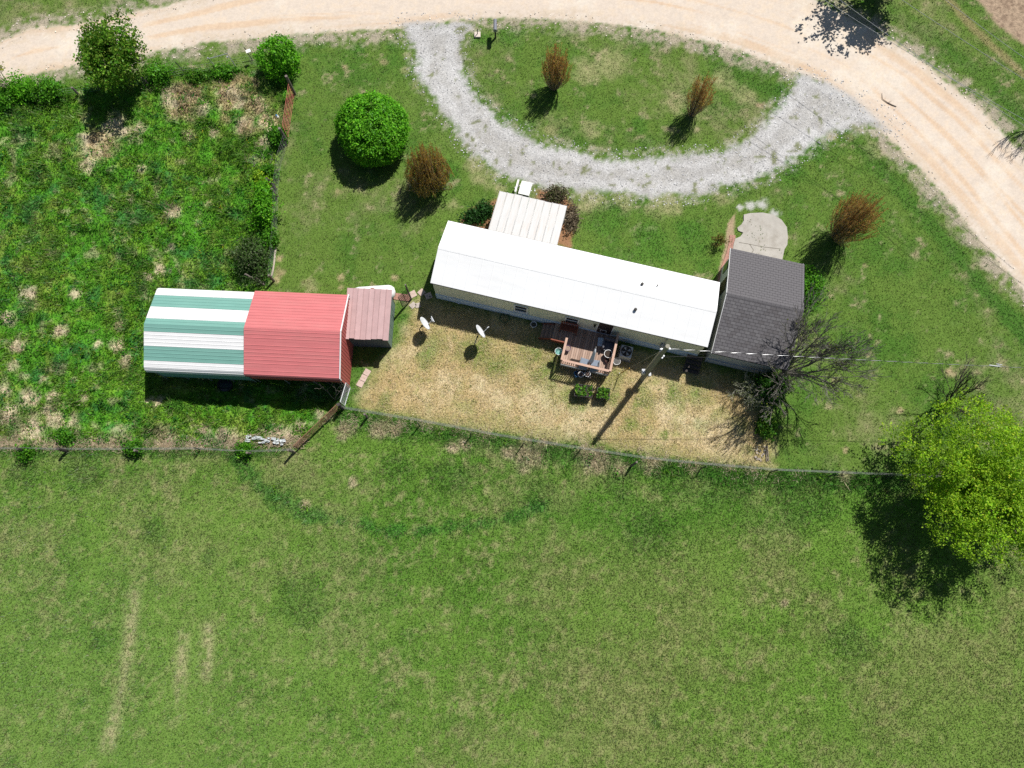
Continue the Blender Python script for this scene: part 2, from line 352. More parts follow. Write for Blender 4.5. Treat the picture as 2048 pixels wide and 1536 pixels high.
    y = mixc(y, 0.7 * ys * n3 * 1.2, [0.58, 0.49, 0.33])
    c = c * (1 - ym[:, None]) + y * ym[:, None]
    hgt = hgt * (1 - ym) + ym * (0.03 + 0.03 * yl)
    bare = sstep(0.6, 0.05, np.abs(poly_sd(px_poly([(1140, 760), (1250, 730), (1270, 760), (1230, 770)]), X, Y))) * 0
    # bed of red mulch round the porch, dirt path edges
    mul = np.maximum(sstep(-0.1, 0.2, poly_sd(px_poly([(918, 442), (940, 418), (975, 402), (1000, 396), (992, 450), (978, 470), (920, 452)]), X, Y) + ed * 0.2),
                     sstep(-0.1, 0.2, poly_sd(px_poly([(1075, 378), (1125, 385), (1150, 412), (1148, 470), (1140, 500), (1112, 490), (1110, 420), (1072, 398)]), X, Y) + ed * 0.25))
    c = mixc(c, 0.85 * mul, [0.27, 0.125, 0.072]); c = mixc(c, 0.5 * mul * n3, [0.12, 0.075, 0.05]); hgt = hgt * (1 - 0.9 * mul)
    brick = sstep(-0.05, 0.05, poly_sd(px_poly([(1456, 440), (1472, 425), (1466, 500), (1450, 560), (1432, 562), (1448, 500)]), X, Y) + ed * 0.15)
    c = mixc(c, 0.8 * brick, [0.33, 0.23, 0.16]); hgt = hgt * (1 - 0.8 * brick)
    # ploughed soil, top right
    pl = sstep(-0.1, 0.3, poly_sd(PLOW, X, Y) + ed * 0.3); c = mixc(c, pl, [0.29, 0.215, 0.150]); c = mixc(c, 0.7 * pl * sstep(0.5, 0.62, n3), [0.145, 0.10, 0.07]); hgt = hgt * (1 - pl)
    region[(pl > 0.5)] = 6
    c = c * (1 + 0.24 * (1 - ym))[:, None] * (1 + 0.10 * ym)[:, None]
    strip = sstep(0.5, 0.1, np.abs(line_d(px_poly([(1880, -20), (1950, 60), (2048, 150)]), X, Y)) + (n3 - .5) * .4); c = mixc(c, 0.5 * strip, [0.36, 0.25, 0.15])
    # dirt road with its stony shoulders
    sd = poly_sd(ROAD, X, Y) ; dm = sstep(-0.12, 0.22, sd + ed * 0.45)
    sh = sstep(-1.5, -0.2, sd + ed * 1.0) * (1 - dm)
    c = mixc(c, 0.85 * sh * sstep(0.34, 0.56, n3 * 0.6 + n2 * 0.4), [0.37, 0.315, 0.25]); hgt = hgt * (1 - 0.5 * sh)
    d = np.tile(np.array([0.585, 0.500, 0.418]), (len(X), 1))
    rut = fbm(sd * 2.2, (X * 0.08 + Y * 0.02), 1.0, 5, 4)
    d = mixc(d, 0.8 * sstep(0.50, 0.70, rut), [0.56, 0.405, 0.275]); d = mixc(d, 0.5 * sstep(0.52, 0.7, n1), [0.66, 0.60, 0.515])
    d = mixc(d, 0.35 * sstep(0.5, 0.7, n3), [0.53, 0.42, 0.30])
    edge = sstep(1.7, 0.1, sd + ed * 0.9); d = mixc(d, 0.65 * edge * sstep(0.40, 0.62, n3), [0.43, 0.355, 0.27])
    c = c * (1 - dm[:, None]) + d * dm[:, None]; hgt = hgt * (1 - dm); region[sd > 0.05] = 3
    # crushed limestone drive
    sg = poly_sd(DRIVE, X, Y); gm = sstep(-0.25, 0.40, sg + ed * 0.8)
    gs = sstep(-0.9, 0.1, sg + ed * 0.8) * (1 - gm) * (1 - dm); c = mixc(c, 0.6 * gs * sstep(0.45, 0.6, n3), [0.40, 0.37, 0.31]); hgt = hgt * (1 - 0.4 * gs)
    g = np.tile(np.array([0.378, 0.370, 0.360]), (len(X), 1))
    trk = sstep(0.45, 0.1, np.abs(sg - 0.75) + (n2 - 0.5) * 0.5); mid_ = sstep(0.9, 1.5, sg + (n2 - 0.5))
    g = mixc(g, sstep(0.42, 0.64, n1), [0.448, 0.442, 0.434]); g = mixc(g, 0.45 * trk, [0.495, 0.488, 0.478]); g = mixc(g, 0.35 * mid_, [0.36, 0.345, 0.315]); g = mixc(g, 0.5 * sstep(0.50, 0.7, n2), [0.33, 0.315, 0.29])
    weeds = sstep(0.64, 0.70, n2 * 0.5 + fbm(X, Y, 0.45, 1, 2) * 0.5) ; g = mixc(g, 0.8 * weeds, [0.14, 0.16, 0.06])
    gm = gm * (1 - 0.95 * sstep(0.15, 0.9, sd))
    c = c * (1 - gm[:, None]) + g * gm[:, None]; hgt = hgt * (1 - gm); region[(sg > 0.05) & (region != 3)] = 4
    for spots in ([(1500, 412, 12), (1525, 408, 14), (1550, 428, 12), (1480, 415, 8)],):
        q = blob(X, Y, spots); c = mixc(c, 0.9 * q, [0.46, 0.45, 0.43]); hgt = hgt * (1 - q)
    c = c * (0.86 + 0.28 * n3)[:, None]
    return np.clip(c, 0.004, 0.85), np.clip(hgt, 0, 0.6), region

STEP = 0.14
gx = np.arange(-47.0, 47.01, STEP); gy = np.arange(-21.0, 50.01, STEP)
GX, GY = np.meshgrid(gx, gy); nx, ny = len(gx), len(gy)
gcol, ghgt, greg = ground_color(GX.ravel(), GY.ravel())
gz = (fbm(GX.ravel(), GY.ravel(), 1.3, 7, 3) - 0.5) * 0.05 * np.where(greg == 2, 1.0, np.where((greg == 3) | (greg == 4), 0.5, 1.0))

gz = gz + np.where(greg == 2, 1, 0) * sstep(0.0, 1.2, poly_sd(PASTURE, GX.ravel(), GY.ravel())) * (np.maximum(0, fbm(GX.ravel(), GY.ravel(), 1.5, 2, 4, 0.6) - 0.42) * 1.25 + (fbm(GX.ravel(), GY.ravel(), 0.5, 5, 2) - 0.5) * 0.18)
gz = gz + np.where(greg == 1, 1, 0) * np.maximum(0, ghgt - 0.13) * 0.8 * fbm(GX.ravel(), GY.ravel(), 0.6, 5, 3)

def ground_mat(name, fine, amp, bump, dist, speck=None):
    m = bpy.data.materials.new(name); m.use_nodes = True; n = m.node_tree.nodes; l = m.node_tree.links; b = n['Principled BSDF']
    b.inputs['Roughness'].default_value = 0.95; b.inputs['Specular IOR Level'].default_value = 0.1
    at = n.new('ShaderNodeAttribute'); at.attribute_name = 'col'
    tc = n.new('ShaderNodeTexCoord')
    nz = n.new('ShaderNodeTexNoise'); nz.inputs['Scale'].default_value = fine; nz.inputs['Detail'].default_value = 5; nz.inputs['Roughness'].default_value = 0.75
    l.new(tc.outputs['Object'], nz.inputs['Vector'])
    mr = n.new('ShaderNodeMapRange'); mr.inputs['From Min'].default_value = 0.3; mr.inputs['From Max'].default_value = 0.7
    mr.inputs['To Min'].default_value = 1 - amp; mr.inputs['To Max'].default_value = 1 + amp; l.new(nz.outputs['Fac'], mr.inputs['Value'])
    mx = n.new('ShaderNodeMix'); mx.data_type = 'RGBA'; mx.blend_type = 'MULTIPLY'; mx.inputs[0].default_value = 1
    l.new(at.outputs['Color'], mx.inputs[6]); l.new(mr.outputs['Result'], mx.inputs[7]); out = mx.outputs[2]; hsrc = nz.outputs['Fac']
    if speck:
        vo = n.new('ShaderNodeTexVoronoi'); vo.inputs['Scale'].default_value = speck; l.new(tc.outputs['Object'], vo.inputs['Vector'])
        r2 = n.new('ShaderNodeMapRange'); r2.inputs['To Min'].default_value = 0.72; r2.inputs['To Max'].default_value = 1.25
        sp = n.new('ShaderNodeSeparateColor'); l.new(vo.outputs['Color'], sp.inputs[0]); l.new(sp.outputs[0], r2.inputs['Value'])
        m3 = n.new('ShaderNodeMix'); m3.data_type = 'RGBA'; m3.blend_type = 'MULTIPLY'; m3.inputs[0].default_value = 1
        l.new(out, m3.inputs[6]); l.new(r2.outputs['Result'], m3.inputs[7]); out = m3.outputs[2]
    l.new(out, b.inputs['Base Color'])
    bp = n.new('ShaderNodeBump'); bp.inputs['Strength'].default_value = bump; bp.inputs['Distance'].default_value = dist
    l.new(hsrc, bp.inputs['Height']); l.new(bp.outputs['Normal'], b.inputs['Normal'])
    return m
M_TURF = ground_mat('turf', 9.0, 0.35, 0.8, 0.06)
M_DIRT = ground_mat('dirt', 5.0, 0.10, 0.5, 0.02)
M_GRAVEL = ground_mat('gravel', 8.0, 0.12, 0.8, 0.03, speck=19.0)
M_SOIL = ground_mat('soil', 4.0, 0.35, 1.0, 0.10)

gidx = np.arange(nx * ny).reshape(ny, nx)
fa = np.stack([gidx[:-1, :-1], gidx[:-1, 1:], gidx[1:, 1:], gidx[1:, :-1]], -1).reshape(-1, 4)
freg = greg[fa[:, 0]]
gpts = np.stack([GX.ravel(), GY.ravel(), gz], -1)
def ground_piece(name, r, m, label=None):
    faces = fa[np.isin(freg, r)]
    used, inv = np.unique(faces, return_inverse=True)
    me = bpy.data.meshes.new(name); nv = len(used); nf = len(faces)
    me.vertices.add(nv); me.vertices.foreach_set('co', gpts[used].astype(np.float32).ravel())
    me.loops.add(nf * 4); me.loops.foreach_set('vertex_index', inv.astype(np.int32).ravel())
    me.polygons.add(nf); me.polygons.foreach_set('loop_start', np.arange(0, nf * 4, 4, dtype=np.int32)); me.polygons.foreach_set('loop_total', np.full(nf, 4, np.int32))
    me.polygons.foreach_set('use_smooth', np.ones(nf, bool))
    a = me.attributes.new('col', 'FLOAT_COLOR', 'POINT'); c4 = np.ones((nv, 4), np.float32); c4[:, :3] = gcol[used]; a.data.foreach_set('color', c4.ravel())
    me.materials.append(m); me.update(calc_edges=True)
    return tag(link(name, me), label, None, None, 'structure')
ground_piece('lawn', [0], M_TURF, 'mown green lawn round the long white-roofed house')
ground_piece('field', [1], M_TURF, 'open mown hay field south of the wire fence')
ground_piece('pasture', [2], M_TURF, 'rough weedy pasture round the striped barn')
ground_piece('road', [3], M_DIRT, 'pale sandy dirt road curving across the top')
ground_piece('driveway', [4], M_GRAVEL, 'half-ring driveway of pale crushed stone')
ground_piece('ploughed_soil', [6], M_SOIL, 'bare ploughed soil in the far top right corner')
far = MB().poly([(-3000, -3000, -0.12), (3000, -3000, -0.12), (3000, 3000, -0.12), (-3000, 3000, -0.12)]).build('ground', mat('far_grass', (0.085, 0.125, 0.03), 0.95, var=0.4, scale=0.08))
tag(far, 'grassland reaching to the horizon round the plot', None, None, 'structure')

# ------------------------------------------------------------------ grass: short blades on lawn and field, tall weeds in the pasture
M_BLADE = leafmat('grass_blade', 0.42, gloss=0.02)
def in_view(X, Y, mrg=1.5):
    hw = 30.3 + (Y + 12.85) * (38.8 - 30.3) / 53.1 + mrg
    return (np.abs(X) < hw) & (Y > -12.9 - mrg) & (Y < 40.3 + mrg)
def blades(name, n, reg, wid, stretch, lean, jit, label, cat_kind='stuff', hmin=0.02, dry=0.12, mound=True):
    X = rng.uniform(-41, 41, n * 2); Y = rng.uniform(-14.5, 42, n * 2)
    k = in_view(X, Y); X, Y = X[k], Y[k]
    ii = np.clip(((X - gx[0]) / STEP + 0.5).astype(int), 0, nx - 1) + nx * np.clip(((Y - gy[0]) / STEP + 0.5).astype(int), 0, ny - 1)
    c, h, r = gcol[ii], ghgt[ii], greg[ii]; zz = gz[ii]
    k = np.isin(r, reg) & (h > hmin); X, Y, c, h, zz = X[k][:n], Y[k][:n], c[k][:n], h[k][:n], zz[k][:n]
    N = len(X)
    a = rng.uniform(0, 2 * np.pi, N) ; b = a + rng.uniform(0.6, 2.5, N)
    hh = h * rng.uniform(0.55, 1.25, N); ln = hh * lean * rng.uniform(0.4, 1.4, N)
    w = wid * rng.uniform(0.6, 1.5, N)
    tone = np.exp(rng.normal(0, jit, N))
    c = c * tone[:, None]
    d = rng.random(N) < dry; c[d] = c[d] * 0.45 + np.array([0.29, 0.24, 0.135]) * 0.55
    g = rng.random(N) < 0.12; c[g] = c[g] * np.array([0.55, 0.85, 0.5])
    v = np.empty((N, 3, 3), np.float32)
    z0 = 0.0
    v[:, 0] = np.stack([X - np.cos(a) * w, Y - np.sin(a) * w, zz - .02], -1)
    v[:, 1] = np.stack([X + np.cos(a) * w, Y + np.sin(a) * w, zz - .02], -1)
    v[:, 2] = np.stack([X + np.cos(b) * ln, Y + np.sin(b) * ln, hh + zz], -1)
    cc = np.repeat(np.clip(c, 0.003, 0.7), 3, 0)
    o = link(name, np_mesh(name, v.reshape(-1, 3), 3, cc, M_BLADE))
    return tag(o, label, 'grass', None, cat_kind)
blades('lawn_grass', 330000, [0], 0.022, 1, 1.5, 0.38, 'short lawn grass round house and drive', dry=0.2)
blades('field_grass', 480000, [1], 0.024, 1, 1.5, 0.34, 'short stubbly grass covering the southern field', dry=0.13)
blades('pasture_grass', 430000, [2], 0.030, 1, 1.25, 0.25, 'tall uneven weeds and tufts of the west pasture', dry=0.10)
# ------------------------------------------------------------------ buildings
class Frame:
    def __init__(s, cx, cy, deg):
        s.o = Vector((cx, cy, 0)); s.a = R(deg); s.m = Matrix.Rotation(s.a, 3, 'Z'); s.i = s.m.inverted()
    def l(s, px, py, z=0.0):                          # photograph pixel at a height -> local point
        return s.i @ (P(px, py, z) - s.o)
    def wall(s, px, py, y):                           # photograph pixel -> local point on the upright plane local y = y
        n = s.m @ Vector((0, 1, 0)); p0 = s.o + s.m @ Vector((0, y, 0))
        return s.i @ (ray_plane(px, py, p0, n) - s.o)
    def w(s, x, y, z=0.0): return s.o + s.m @ Vector((x, y, z))
    def thing(s, name, label, cat, x=0, y=0, z=0, rz=0, group=None):
        p = s.w(x, y, z); return thing(name, label, cat, p, s.a + rz, group)

M_WHITE_ROOF = mat('white_roof_metal', (0.80, 0.805, 0.805), 0.45, var=0.035, scale=1.2, stain=(0.60, 0.59, 0.56), stain_amt=0.25, stain_scale=0.8, stretch=(0.3, 2.0, 1))
M_SIDING = mat('cream_siding', (0.80, 0.80, 0.63), 0.55, var=0.06, scale=3)
M_SKIRT = mat('white_skirting', (0.66, 0.76, 0.85), 0.5, var=0.06, scale=4)
M_TRIM = mat('white_trim', (0.78, 0.78, 0.77), 0.5, var=0.04)
M_DARKTRIM = mat('dark_trim', (0.045, 0.04, 0.035), 0.6)
M_GLASS = mat('window_glass', (0.018, 0.024, 0.032), 0.08, var=0.05, spec=0.6)
M_DOOR = mat('dark_door', (0.035, 0.022, 0.020), 0.5)
M_VENT = mat('dark_vent', (0.06, 0.055, 0.05), 0.6)
M_STEEL = mat('galvanised_steel', (0.42, 0.43, 0.44), 0.45, metal=0.6, var=0.15)

def profile_at(pl, s):
    acc = 0
    for i in range(len(pl) - 1):
        a = Vector(pl[i]); b = Vector(pl[i + 1]); L = (b - a).length
        if s <= acc + L or i == len(pl) - 2:
            t = (s - acc) / L; p = a.lerp(b, t); d = (b - a).normalized()
            return p, Vector((d.y, -d.x))
        acc += L
def pl_len(pl): return sum((Vector(pl[i + 1]) - Vector(pl[i])).length for i in range(len(pl) - 1))

def ribbed(pl, s0, s1, x0, x1, pitch=0.2262, rh=0.016, rw=0.030, lift=0.0, side=1, sag=0.0):
    """sheet of ribbed metal following the profile pl of (y, z) between arc lengths s0..s1, from x0 to x1"""
    ss = [s0]; k = math.floor(s0 / pitch)
    pts = []
    marks = [s0]
    while True:
        c = (k + 0.5) * pitch; k += 1
        if c + rw > s1: break
        if c - rw < s0: continue
        marks += [('r', c)]
    marks.append(s1)
    brk = 0; acc = 0; corners = []
    for i in range(1, len(pl) - 1):
        acc += (Vector(pl[i]) - Vector(pl[i - 1])).length; corners.append(acc)
    seq = []
    for mk in marks:
        if isinstance(mk, tuple):
            c = mk[1]; seq += [(c - rw, 0), (c - rw * 0.45, rh), (c + rw * 0.45, rh), (c + rw, 0)]
        else: seq.append((mk, 0))
    for c in corners:
        if s0 < c < s1 and all(abs(c - q[0]) > rw * 1.1 for q in seq): seq.append((c, 0))
    seq.sort(key=lambda q: q[0])
    mb = MB()
    for s, h in seq:
        p, n = profile_at(pl, s)
        if n.y < 0: n = -n
        pts.append((p.x + n.x * (h + lift), p.y + n.y * (h + lift)))
    for (ya, za), (yb, zb) in zip(pts[:-1], pts[1:]):
        q = [(x0, ya, za), (x1, ya, za), (x1, yb, zb), (x0, yb, zb)]
        if ya < yb: mb.poly(q)
        else: mb.poly(q[::-1])
    return mb

# ---- long manufactured house
HF = Frame(4.065, 16.485, -13.75); HL, HW = 18.1, 4.46; EAVE, RIDGE = 2.9, 3.58
house = HF.thing('house', 'long narrow house with white metal roof and cream siding', 'house')
wl_y = HW / 2 - 0.07; wx = HL / 2 - 0.10
def gable_roof(parent, L, W, eave, ridge, m, th=0.06, name='roof', seam=0.75, sh=0.006, crown=0.0):
    mb = MB(); n = int(L / seam); hw = W / 2
    for s in (-1, 1):
        top = [(0, ridge), (s * hw, eave)]
        d = Vector((s * hw, eave - ridge)).normalized(); nn = Vector((-d.y * s, d.x * s)); nn = nn if nn.y > 0 else -nn
        xs = [-L / 2]
        cur = []
        for i in range(n + 1):
            x = -L / 2 + L * i / n
            cur.append((x, 0)) if i in (0, n) else cur.extend([(x - 0.03, 0), (x - 0.012, sh), (x + 0.012, sh), (x + 0.03, 0)])
        for (xa, ha), (xb, hb) in zip(cur[:-1], cur[1:]):
            q = [(xa, 0 + nn.x * ha, ridge + nn.y * ha), (xb, nn.x * hb, ridge + nn.y * hb), (xb, s * hw + nn.x * hb, eave + nn.y * hb), (xa, s * hw + nn.x * ha, eave + nn.y * ha)]
            mb.poly(q if s < 0 else q[::-1])
        q = [(-L/2, 0, ridge - th), (L/2, 0, ridge - th), (L/2, s*hw, eave - th), (-L/2, s*hw, eave - th)]; mb.poly(q if s > 0 else q[::-1])
        mb.poly([(-L/2, s*hw, eave - th), (L/2, s*hw, eave - th), (L/2, s*hw, eave), (-L/2, s*hw, eave)][::s])
        for ex in (-1, 1):
            mb.poly([(ex*L/2, 0, ridge), (ex*L/2, s*hw, eave), (ex*L/2, s*hw, eave - th), (ex*L/2, 0, ridge - th)])
    return mb.build(name, m, parent)
rf = gable_roof(house, HL, HW, EAVE, RIDGE, M_WHITE_ROOF)
mb = MB()
for s in (-1, 1): mb.beam((-HL/2 + .02, s * 0.055, RIDGE - 0.009), (HL/2 - .02, s * 0.055, RIDGE - 0.009), 0.13, 0.006, up=(0, s * 0.305, 1))
mb.build('ridge_cap', M_WHITE_ROOF, rf)
for (px, py, r, h) in ((1284, 569, 0.065, 0.10), (1315, 571, 0.03, 0.10), (1271, 619, 0.07, 0.10)):
    q = HF.l(px, py, 3.35); zz = RIDGE - abs(q.y) * (RIDGE - EAVE) / (HW / 2)
    v = MB().lathe([(r, -0.05), (r, h), (r * 1.45, h), (r * 1.45, h + 0.04), (r * 0.5, h + 0.09)], 10, (q.x, q.y, zz)).build('roof_vent', M_VENT, rf)
# walls: ribbed cream panels, closed ends
def ribbed_wall(x0, x1, z0, z1, y, out, pitch=0.2, d=0.014, axis='x'):
    mb = MB(); n = max(1, int(round((x1 - x0) / pitch))); p = (x1 - x0) / n; seq = [(x0, 0)]
    for i in range(n):
        c = x0 + (i + 0.5) * p; seq += [(c - 0.03, 0), (c - 0.018, -d), (c + 0.018, -d), (c + 0.03, 0)]
    seq.append((x1, 0))
    for (a, ha), (b, hb) in zip(seq[:-1], seq[1:]):
        if axis == 'x': q = [(a, y + out * ha, z0), (b, y + out * hb, z0), (b, y + out * hb, z1), (a, y + out * ha, z1)]
        else: q = [(y + out * ha, a, z0), (y + out * hb, b, z0), (y + out * hb, b, z1), (y + out * ha, a, z1)]
        mb.poly(q)
    return mb
npan = 15
for s in (-1, 1):
    for i in range(npan):
        x0 = -wx + 2 * wx * i / npan; x1 = -wx + 2 * wx * (i + 1) / npan - 0.008
        ribbed_wall(x0, x1, 0.74, 2.84, s * wl_y, s).build('siding_panel', M_SIDING, house)
for s in (-1, 1):
    MB().poly([(s*wx, -wl_y, 0.0), (s*wx, wl_y, 0.0), (s*wx, wl_y, 2.84), (s*wx, 0, 3.5), (s*wx, -wl_y, 2.84)][::s]).build('end_wall', M_SIDING, house)
MB().box((0, 0, 1.4), (2*wx - 0.06, 2*wl_y - 0.08, 2.7)).build('wall_core', M_DARKTRIM, house)
nsk = 12
for s in (-1, 1):
    for i in range(nsk):
        x0 = -wx + 2*wx*i/nsk; x1 = -wx + 2*wx*(i+1)/nsk - 0.012
        MB().box(((x0+x1)/2, s*(wl_y + 0.03), 0.36), (x1-x0, 0.05, 0.74)).build('skirting_panel', M_SKIRT, house)
MB().beam((-wx, -wl_y - 0.035, 0.76), (wx, -wl_y - 0.035, 0.76), 0.08, 0.05).build('skirting_rail', M_SKIRT, house)
MB().beam((-HL/2 + .01, -HW/2 - 0.012, EAVE - 0.05), (HL/2 - .01, -HW/2 - 0.012, EAVE - 0.05), 0.02, 0.07).build('eave_trim', M_DARKTRIM, house)
MB().beam((-HL/2 + .01, HW/2 + 0.012, EAVE - 0.05), (HL/2 - .01, HW/2 + 0.012, EAVE - 0.05), 0.02, 0.07).build('eave_trim', M_DARKTRIM, house)
def window(parent, cx, y, z0, z1, w, s=-1):
    fr = MB()
    for xx in (-w/2, w/2): fr.box((cx + xx, y + s*0.03, (z0+z1)/2), (0.09, 0.07, z1 - z0 + 0.09))
    for zz in (z0, z1): fr.box((cx, y + s*0.031, zz), (w - 0.09, 0.066, 0.09))
    fr.box((cx, y + s*0.028, (z0+z1)/2), (w - 0.09, 0.05, 0.06))
    wo = fr.build('window', M_TRIM, parent)
    for k in (0, 1):
        za = z0 + 0.045 + k * (z1 - z0) / 2; zb = za + (z1 - z0) / 2 - 0.06
        MB().box((cx, y + s*0.012, (za+zb)/2), (w - 0.1, 0.02, zb - za)).build('pane', M_GLASS, wo)
    MB().box((cx, y + s*0.06, z0 - 0.07), (w + 0.2, 0.1, 0.035)).build('sill', M_TRIM, wo)
for px, py in ((1042, 617), (1144, 640)):
    q = HF.wall(px, py, -wl_y); window(house, q.x, -wl_y, 1.25, 2.35, 0.85)
for x in (-6.5, -1.0, 4.8): window(house, x, wl_y, 1.25, 2.35, 0.85, 1)
q = HF.wall(1208, 661, -wl_y); DX = q.x
d = MB().box((DX, -wl_y - 0.03, 1.78), (0.92, 0.05, 2.02)).build('door', M_DOOR, house)
MB().tube([(DX - 0.36, -wl_y - 0.06, 1.75), (DX - 0.36, -wl_y - 0.10, 1.75), (DX - 0.30, -wl_y - 0.10, 1.75)], 0.02).build('door_handle', M_STEEL, d)
MB().box((DX - 0.04, -wl_y - 0.062, 1.25), (0.42, 0.012, 0.40)).build('door_panel', M_TRIM, d)
MB().box((DX - 0.04, -wl_y - 0.071, 1.25), (0.36, 0.012, 0.34)).build('door_pane', M_DOOR, d)
MB().box((DX - 0.50, -wl_y - 0.03, 1.78), (0.07, 0.07, 2.1)).build('door_frame', M_TRIM, d); MB().box((DX + 0.50, -wl_y - 0.03, 1.78), (0.07, 0.07, 2.1)).build('door_frame', M_TRIM, d)
q = HF.wall(1190, 649, -wl_y)
MB().lathe([(0.03, -0.12), (0.075, -0.10), (0.085, 0.1), (0.03, 0.16), (0.005, 0.18)], 8, (q.x, -wl_y - 0.11, 2.05)).build('wall_lamp', M_DARKTRIM, house)
MB().tube([(-7.6, -wl_y - 0.05, 0.9), (-7.6, -wl_y - 0.05, 0.15), (-7.3, -wl_y - 0.1, 0.06)], 0.03).build('drain_pipe', M_TRIM, house)
q = HF.l(1320, 700, 0.6)
MB().box((q.x, -wl_y - 0.12, 1.25), (0.3, 0.14, 0.5)).build('electric_box', mat('grey_metal_box', (0.35, 0.36, 0.37), 0.5), house)
MB().tube([(q.x, -wl_y - 0.12, 1.5), (q.x, -wl_y - 0.12, 2.75)], 0.025).build('conduit', M_STEEL, house)

# ---- front porch
pc = [HF.l(999, 382, 2.35), HF.l(1134, 412, 2.35), HF.l(1115, 490, 2.72), HF.l(977, 459, 2.72)]
px0 = (pc[0].x + pc[3].x) / 2; px1 = (pc[1].x + pc[2].x) / 2; py0 = wl_y + 0.02; py1 = (pc[0].y + pc[1].y) / 2
porch = HF.thing('porch', 'white metal porch roof on posts against the house front', 'porch', (px0+px1)/2, (py0+py1)/2)
ox, oy = (px0+px1)/2, (py0+py1)/2; pw, pd = px1 - px0, py1 - py0
M_PORCH = mat('white_porch_metal', (0.54, 0.535, 0.525), 0.5, var=0.06, scale=2.5, stain=(0.50, 0.38, 0.29), stain_amt=0.35, stain_scale=2.2, stretch=(3, 0.4, 1))
npp = 9
for i in range(npp):
    xa = -pw/2 + pw*i/npp + 0.006; xb = -pw/2 + pw*(i+1)/npp - 0.006; ov = rnd.uniform(-0.03, 0.03)
    mb = MB(); z0, z1 = 2.73, 2.36
    ya, yb = -pd/2, pd/2 + ov
    for (a, ha), (b, hb) in (((xa, .06), (xa + .025, .06)), ((xa + .025, .06), (xa + .05, 0)), ((xa + .045, 0), (xb - .02, 0)), ((xb - .02, 0), (xb, .02))):
        mb.poly([(a, yb, z1 + ha), (a, ya, z0 + ha), (b, ya, z0 + hb), (b, yb, z1 + hb)])
    mb.poly([(xa, yb, z1 - 0.03), (xb, yb, z1 - 0.03), (xb, yb, z1 + .01), (xa, yb, z1 + .01)])
    mb.build('roof_panel', M_PORCH, porch)
for sx in (-1, 1):
    MB().box((sx*(pw/2 - 0.08), pd/2 - 0.12, 1.17), (0.1, 0.1, 2.34)).build('post', M_TRIM, porch)
    MB().beam((sx*(pw/2 - .03), -pd/2, 2.70), (sx*(pw/2 - .03), pd/2, 2.33), 0.05, 0.05).build('side_beam', M_TRIM, porch)
MB().beam((-pw/2 + .1, pd/2 - 0.06, 2.31), (pw/2 - .1, pd/2 - 0.06, 2.31), 0.06, 0.09).build('front_beam', M_TRIM, porch)
M_PBOARD = mat('white_painted_board', (0.72, 0.71, 0.68), 0.6, var=0.1)
for i in range(14):
    xa = -pw/2 + 0.12 + (pw - .24)*i/14
    MB().box((xa + (pw - .24)/28, 0, 0.70), ((pw - .24)/14 - 0.012, pd - 0.1, 0.05)).build('floor_board', M_PBOARD, porch)
MB().box((0, 0, 0.34), (pw - 0.3, pd - 0.16, 0.62)).build('porch_base', M_SKIRT, porch)
# steps leading down from the porch, and the loose board beside them
sA = HF.l(1049, 383, 0.35)
st = HF.thing('porch_steps', 'white landing and steps jutting out in front of the porch', 'steps', sA.x, sA.y)
MB().box((0, 0.12, 0.40), (0.78, 0.80, 0.06)).build('landing', M_PBOARD, st)
for k in (1, 2): MB().box((0, 0.48 + 0.14*k, 0.40 - 0.13*k), (0.78, 0.24, 0.05)).build('tread', M_PBOARD, st)
for sx in (-1, 1): MB().box((sx*0.36, 0.12, 0.185), (0.06, 0.7, 0.37)).build('stringer', M_PBOARD, st)
sB = HF.l(1033, 379, 0.5)
rl = HF.thing('step_railing', 'narrow white board railing left of the porch steps', 'railing', sB.x, sB.y)
MB().box((0, 0.1, 0.86), (0.13, 0.95, 0.05)).build('cap_board', M_PBOARD, rl)
for yy in (-0.25, 0.5): MB().box((0, yy, 0.42), (0.08, 0.08, 0.84)).build('post', M_PBOARD, rl)

# ---- garage with shingle roof
GF = Frame(15.80, 14.86, -13.4); GW, GL = 4.78, 7.32; GE, GR = 2.62, 3.85
gar = GF.thing('garage', 'garage with dark grey shingle roof at the east end of the house', 'garage')
M_GWALL = mat('garage_wall', (0.50, 0.52, 0.50), 0.6, var=0.1, scale=2)
M_SH = [mat('shingle_' + w, c, 0.92, var=0.32, scale=40, spec=0.1) for w, c in (('grey', (0.130, 0.124, 0.130)), ('brown', (0.116, 0.109, 0.113)), ('pale', (0.146, 0.140, 0.145)))]
mb = MB()
for s in (-1, 1):
    q = [(-GW/2, 0, GR), (GW/2, 0, GR), (GW/2, s*GL/2, GE), (-GW/2, s*GL/2, GE)]; mb.poly(q if s < 0 else q[::-1])
    q = [(-GW/2, 0, GR - .1), (GW/2, 0, GR - .1), (GW/2, s*GL/2, GE - .1), (-GW/2, s*GL/2, GE - .1)]; mb.poly(q if s > 0 else q[::-1])
    mb.poly([(-GW/2, s*GL/2, GE - .1), (GW/2, s*GL/2, GE - .1), (GW/2, s*GL/2, GE), (-GW/2, s*GL/2, GE)])
    for ex in (-1, 1): mb.poly([(ex*GW/2, 0, GR), (ex*GW/2, s*GL/2, GE), (ex*GW/2, s*GL/2, GE - .1), (ex*GW/2, 0, GR - .1)])
groof = mb.build('roof', mat('roof_felt', (0.03, 0.028, 0.03), 0.9), gar)
for ex in (-1, 1):
    for s in (-1, 1): MB().beam((ex*(GW/2 + 0.015), s*0.02, GR - 0.06), (ex*(GW/2 + 0.015), s*(GL/2), GE - 0.06), 0.025, 0.14).build('rake_board', M_TRIM, groof)
rows = 19; tabw = 0.335; nt = int(GW / tabw) + 1
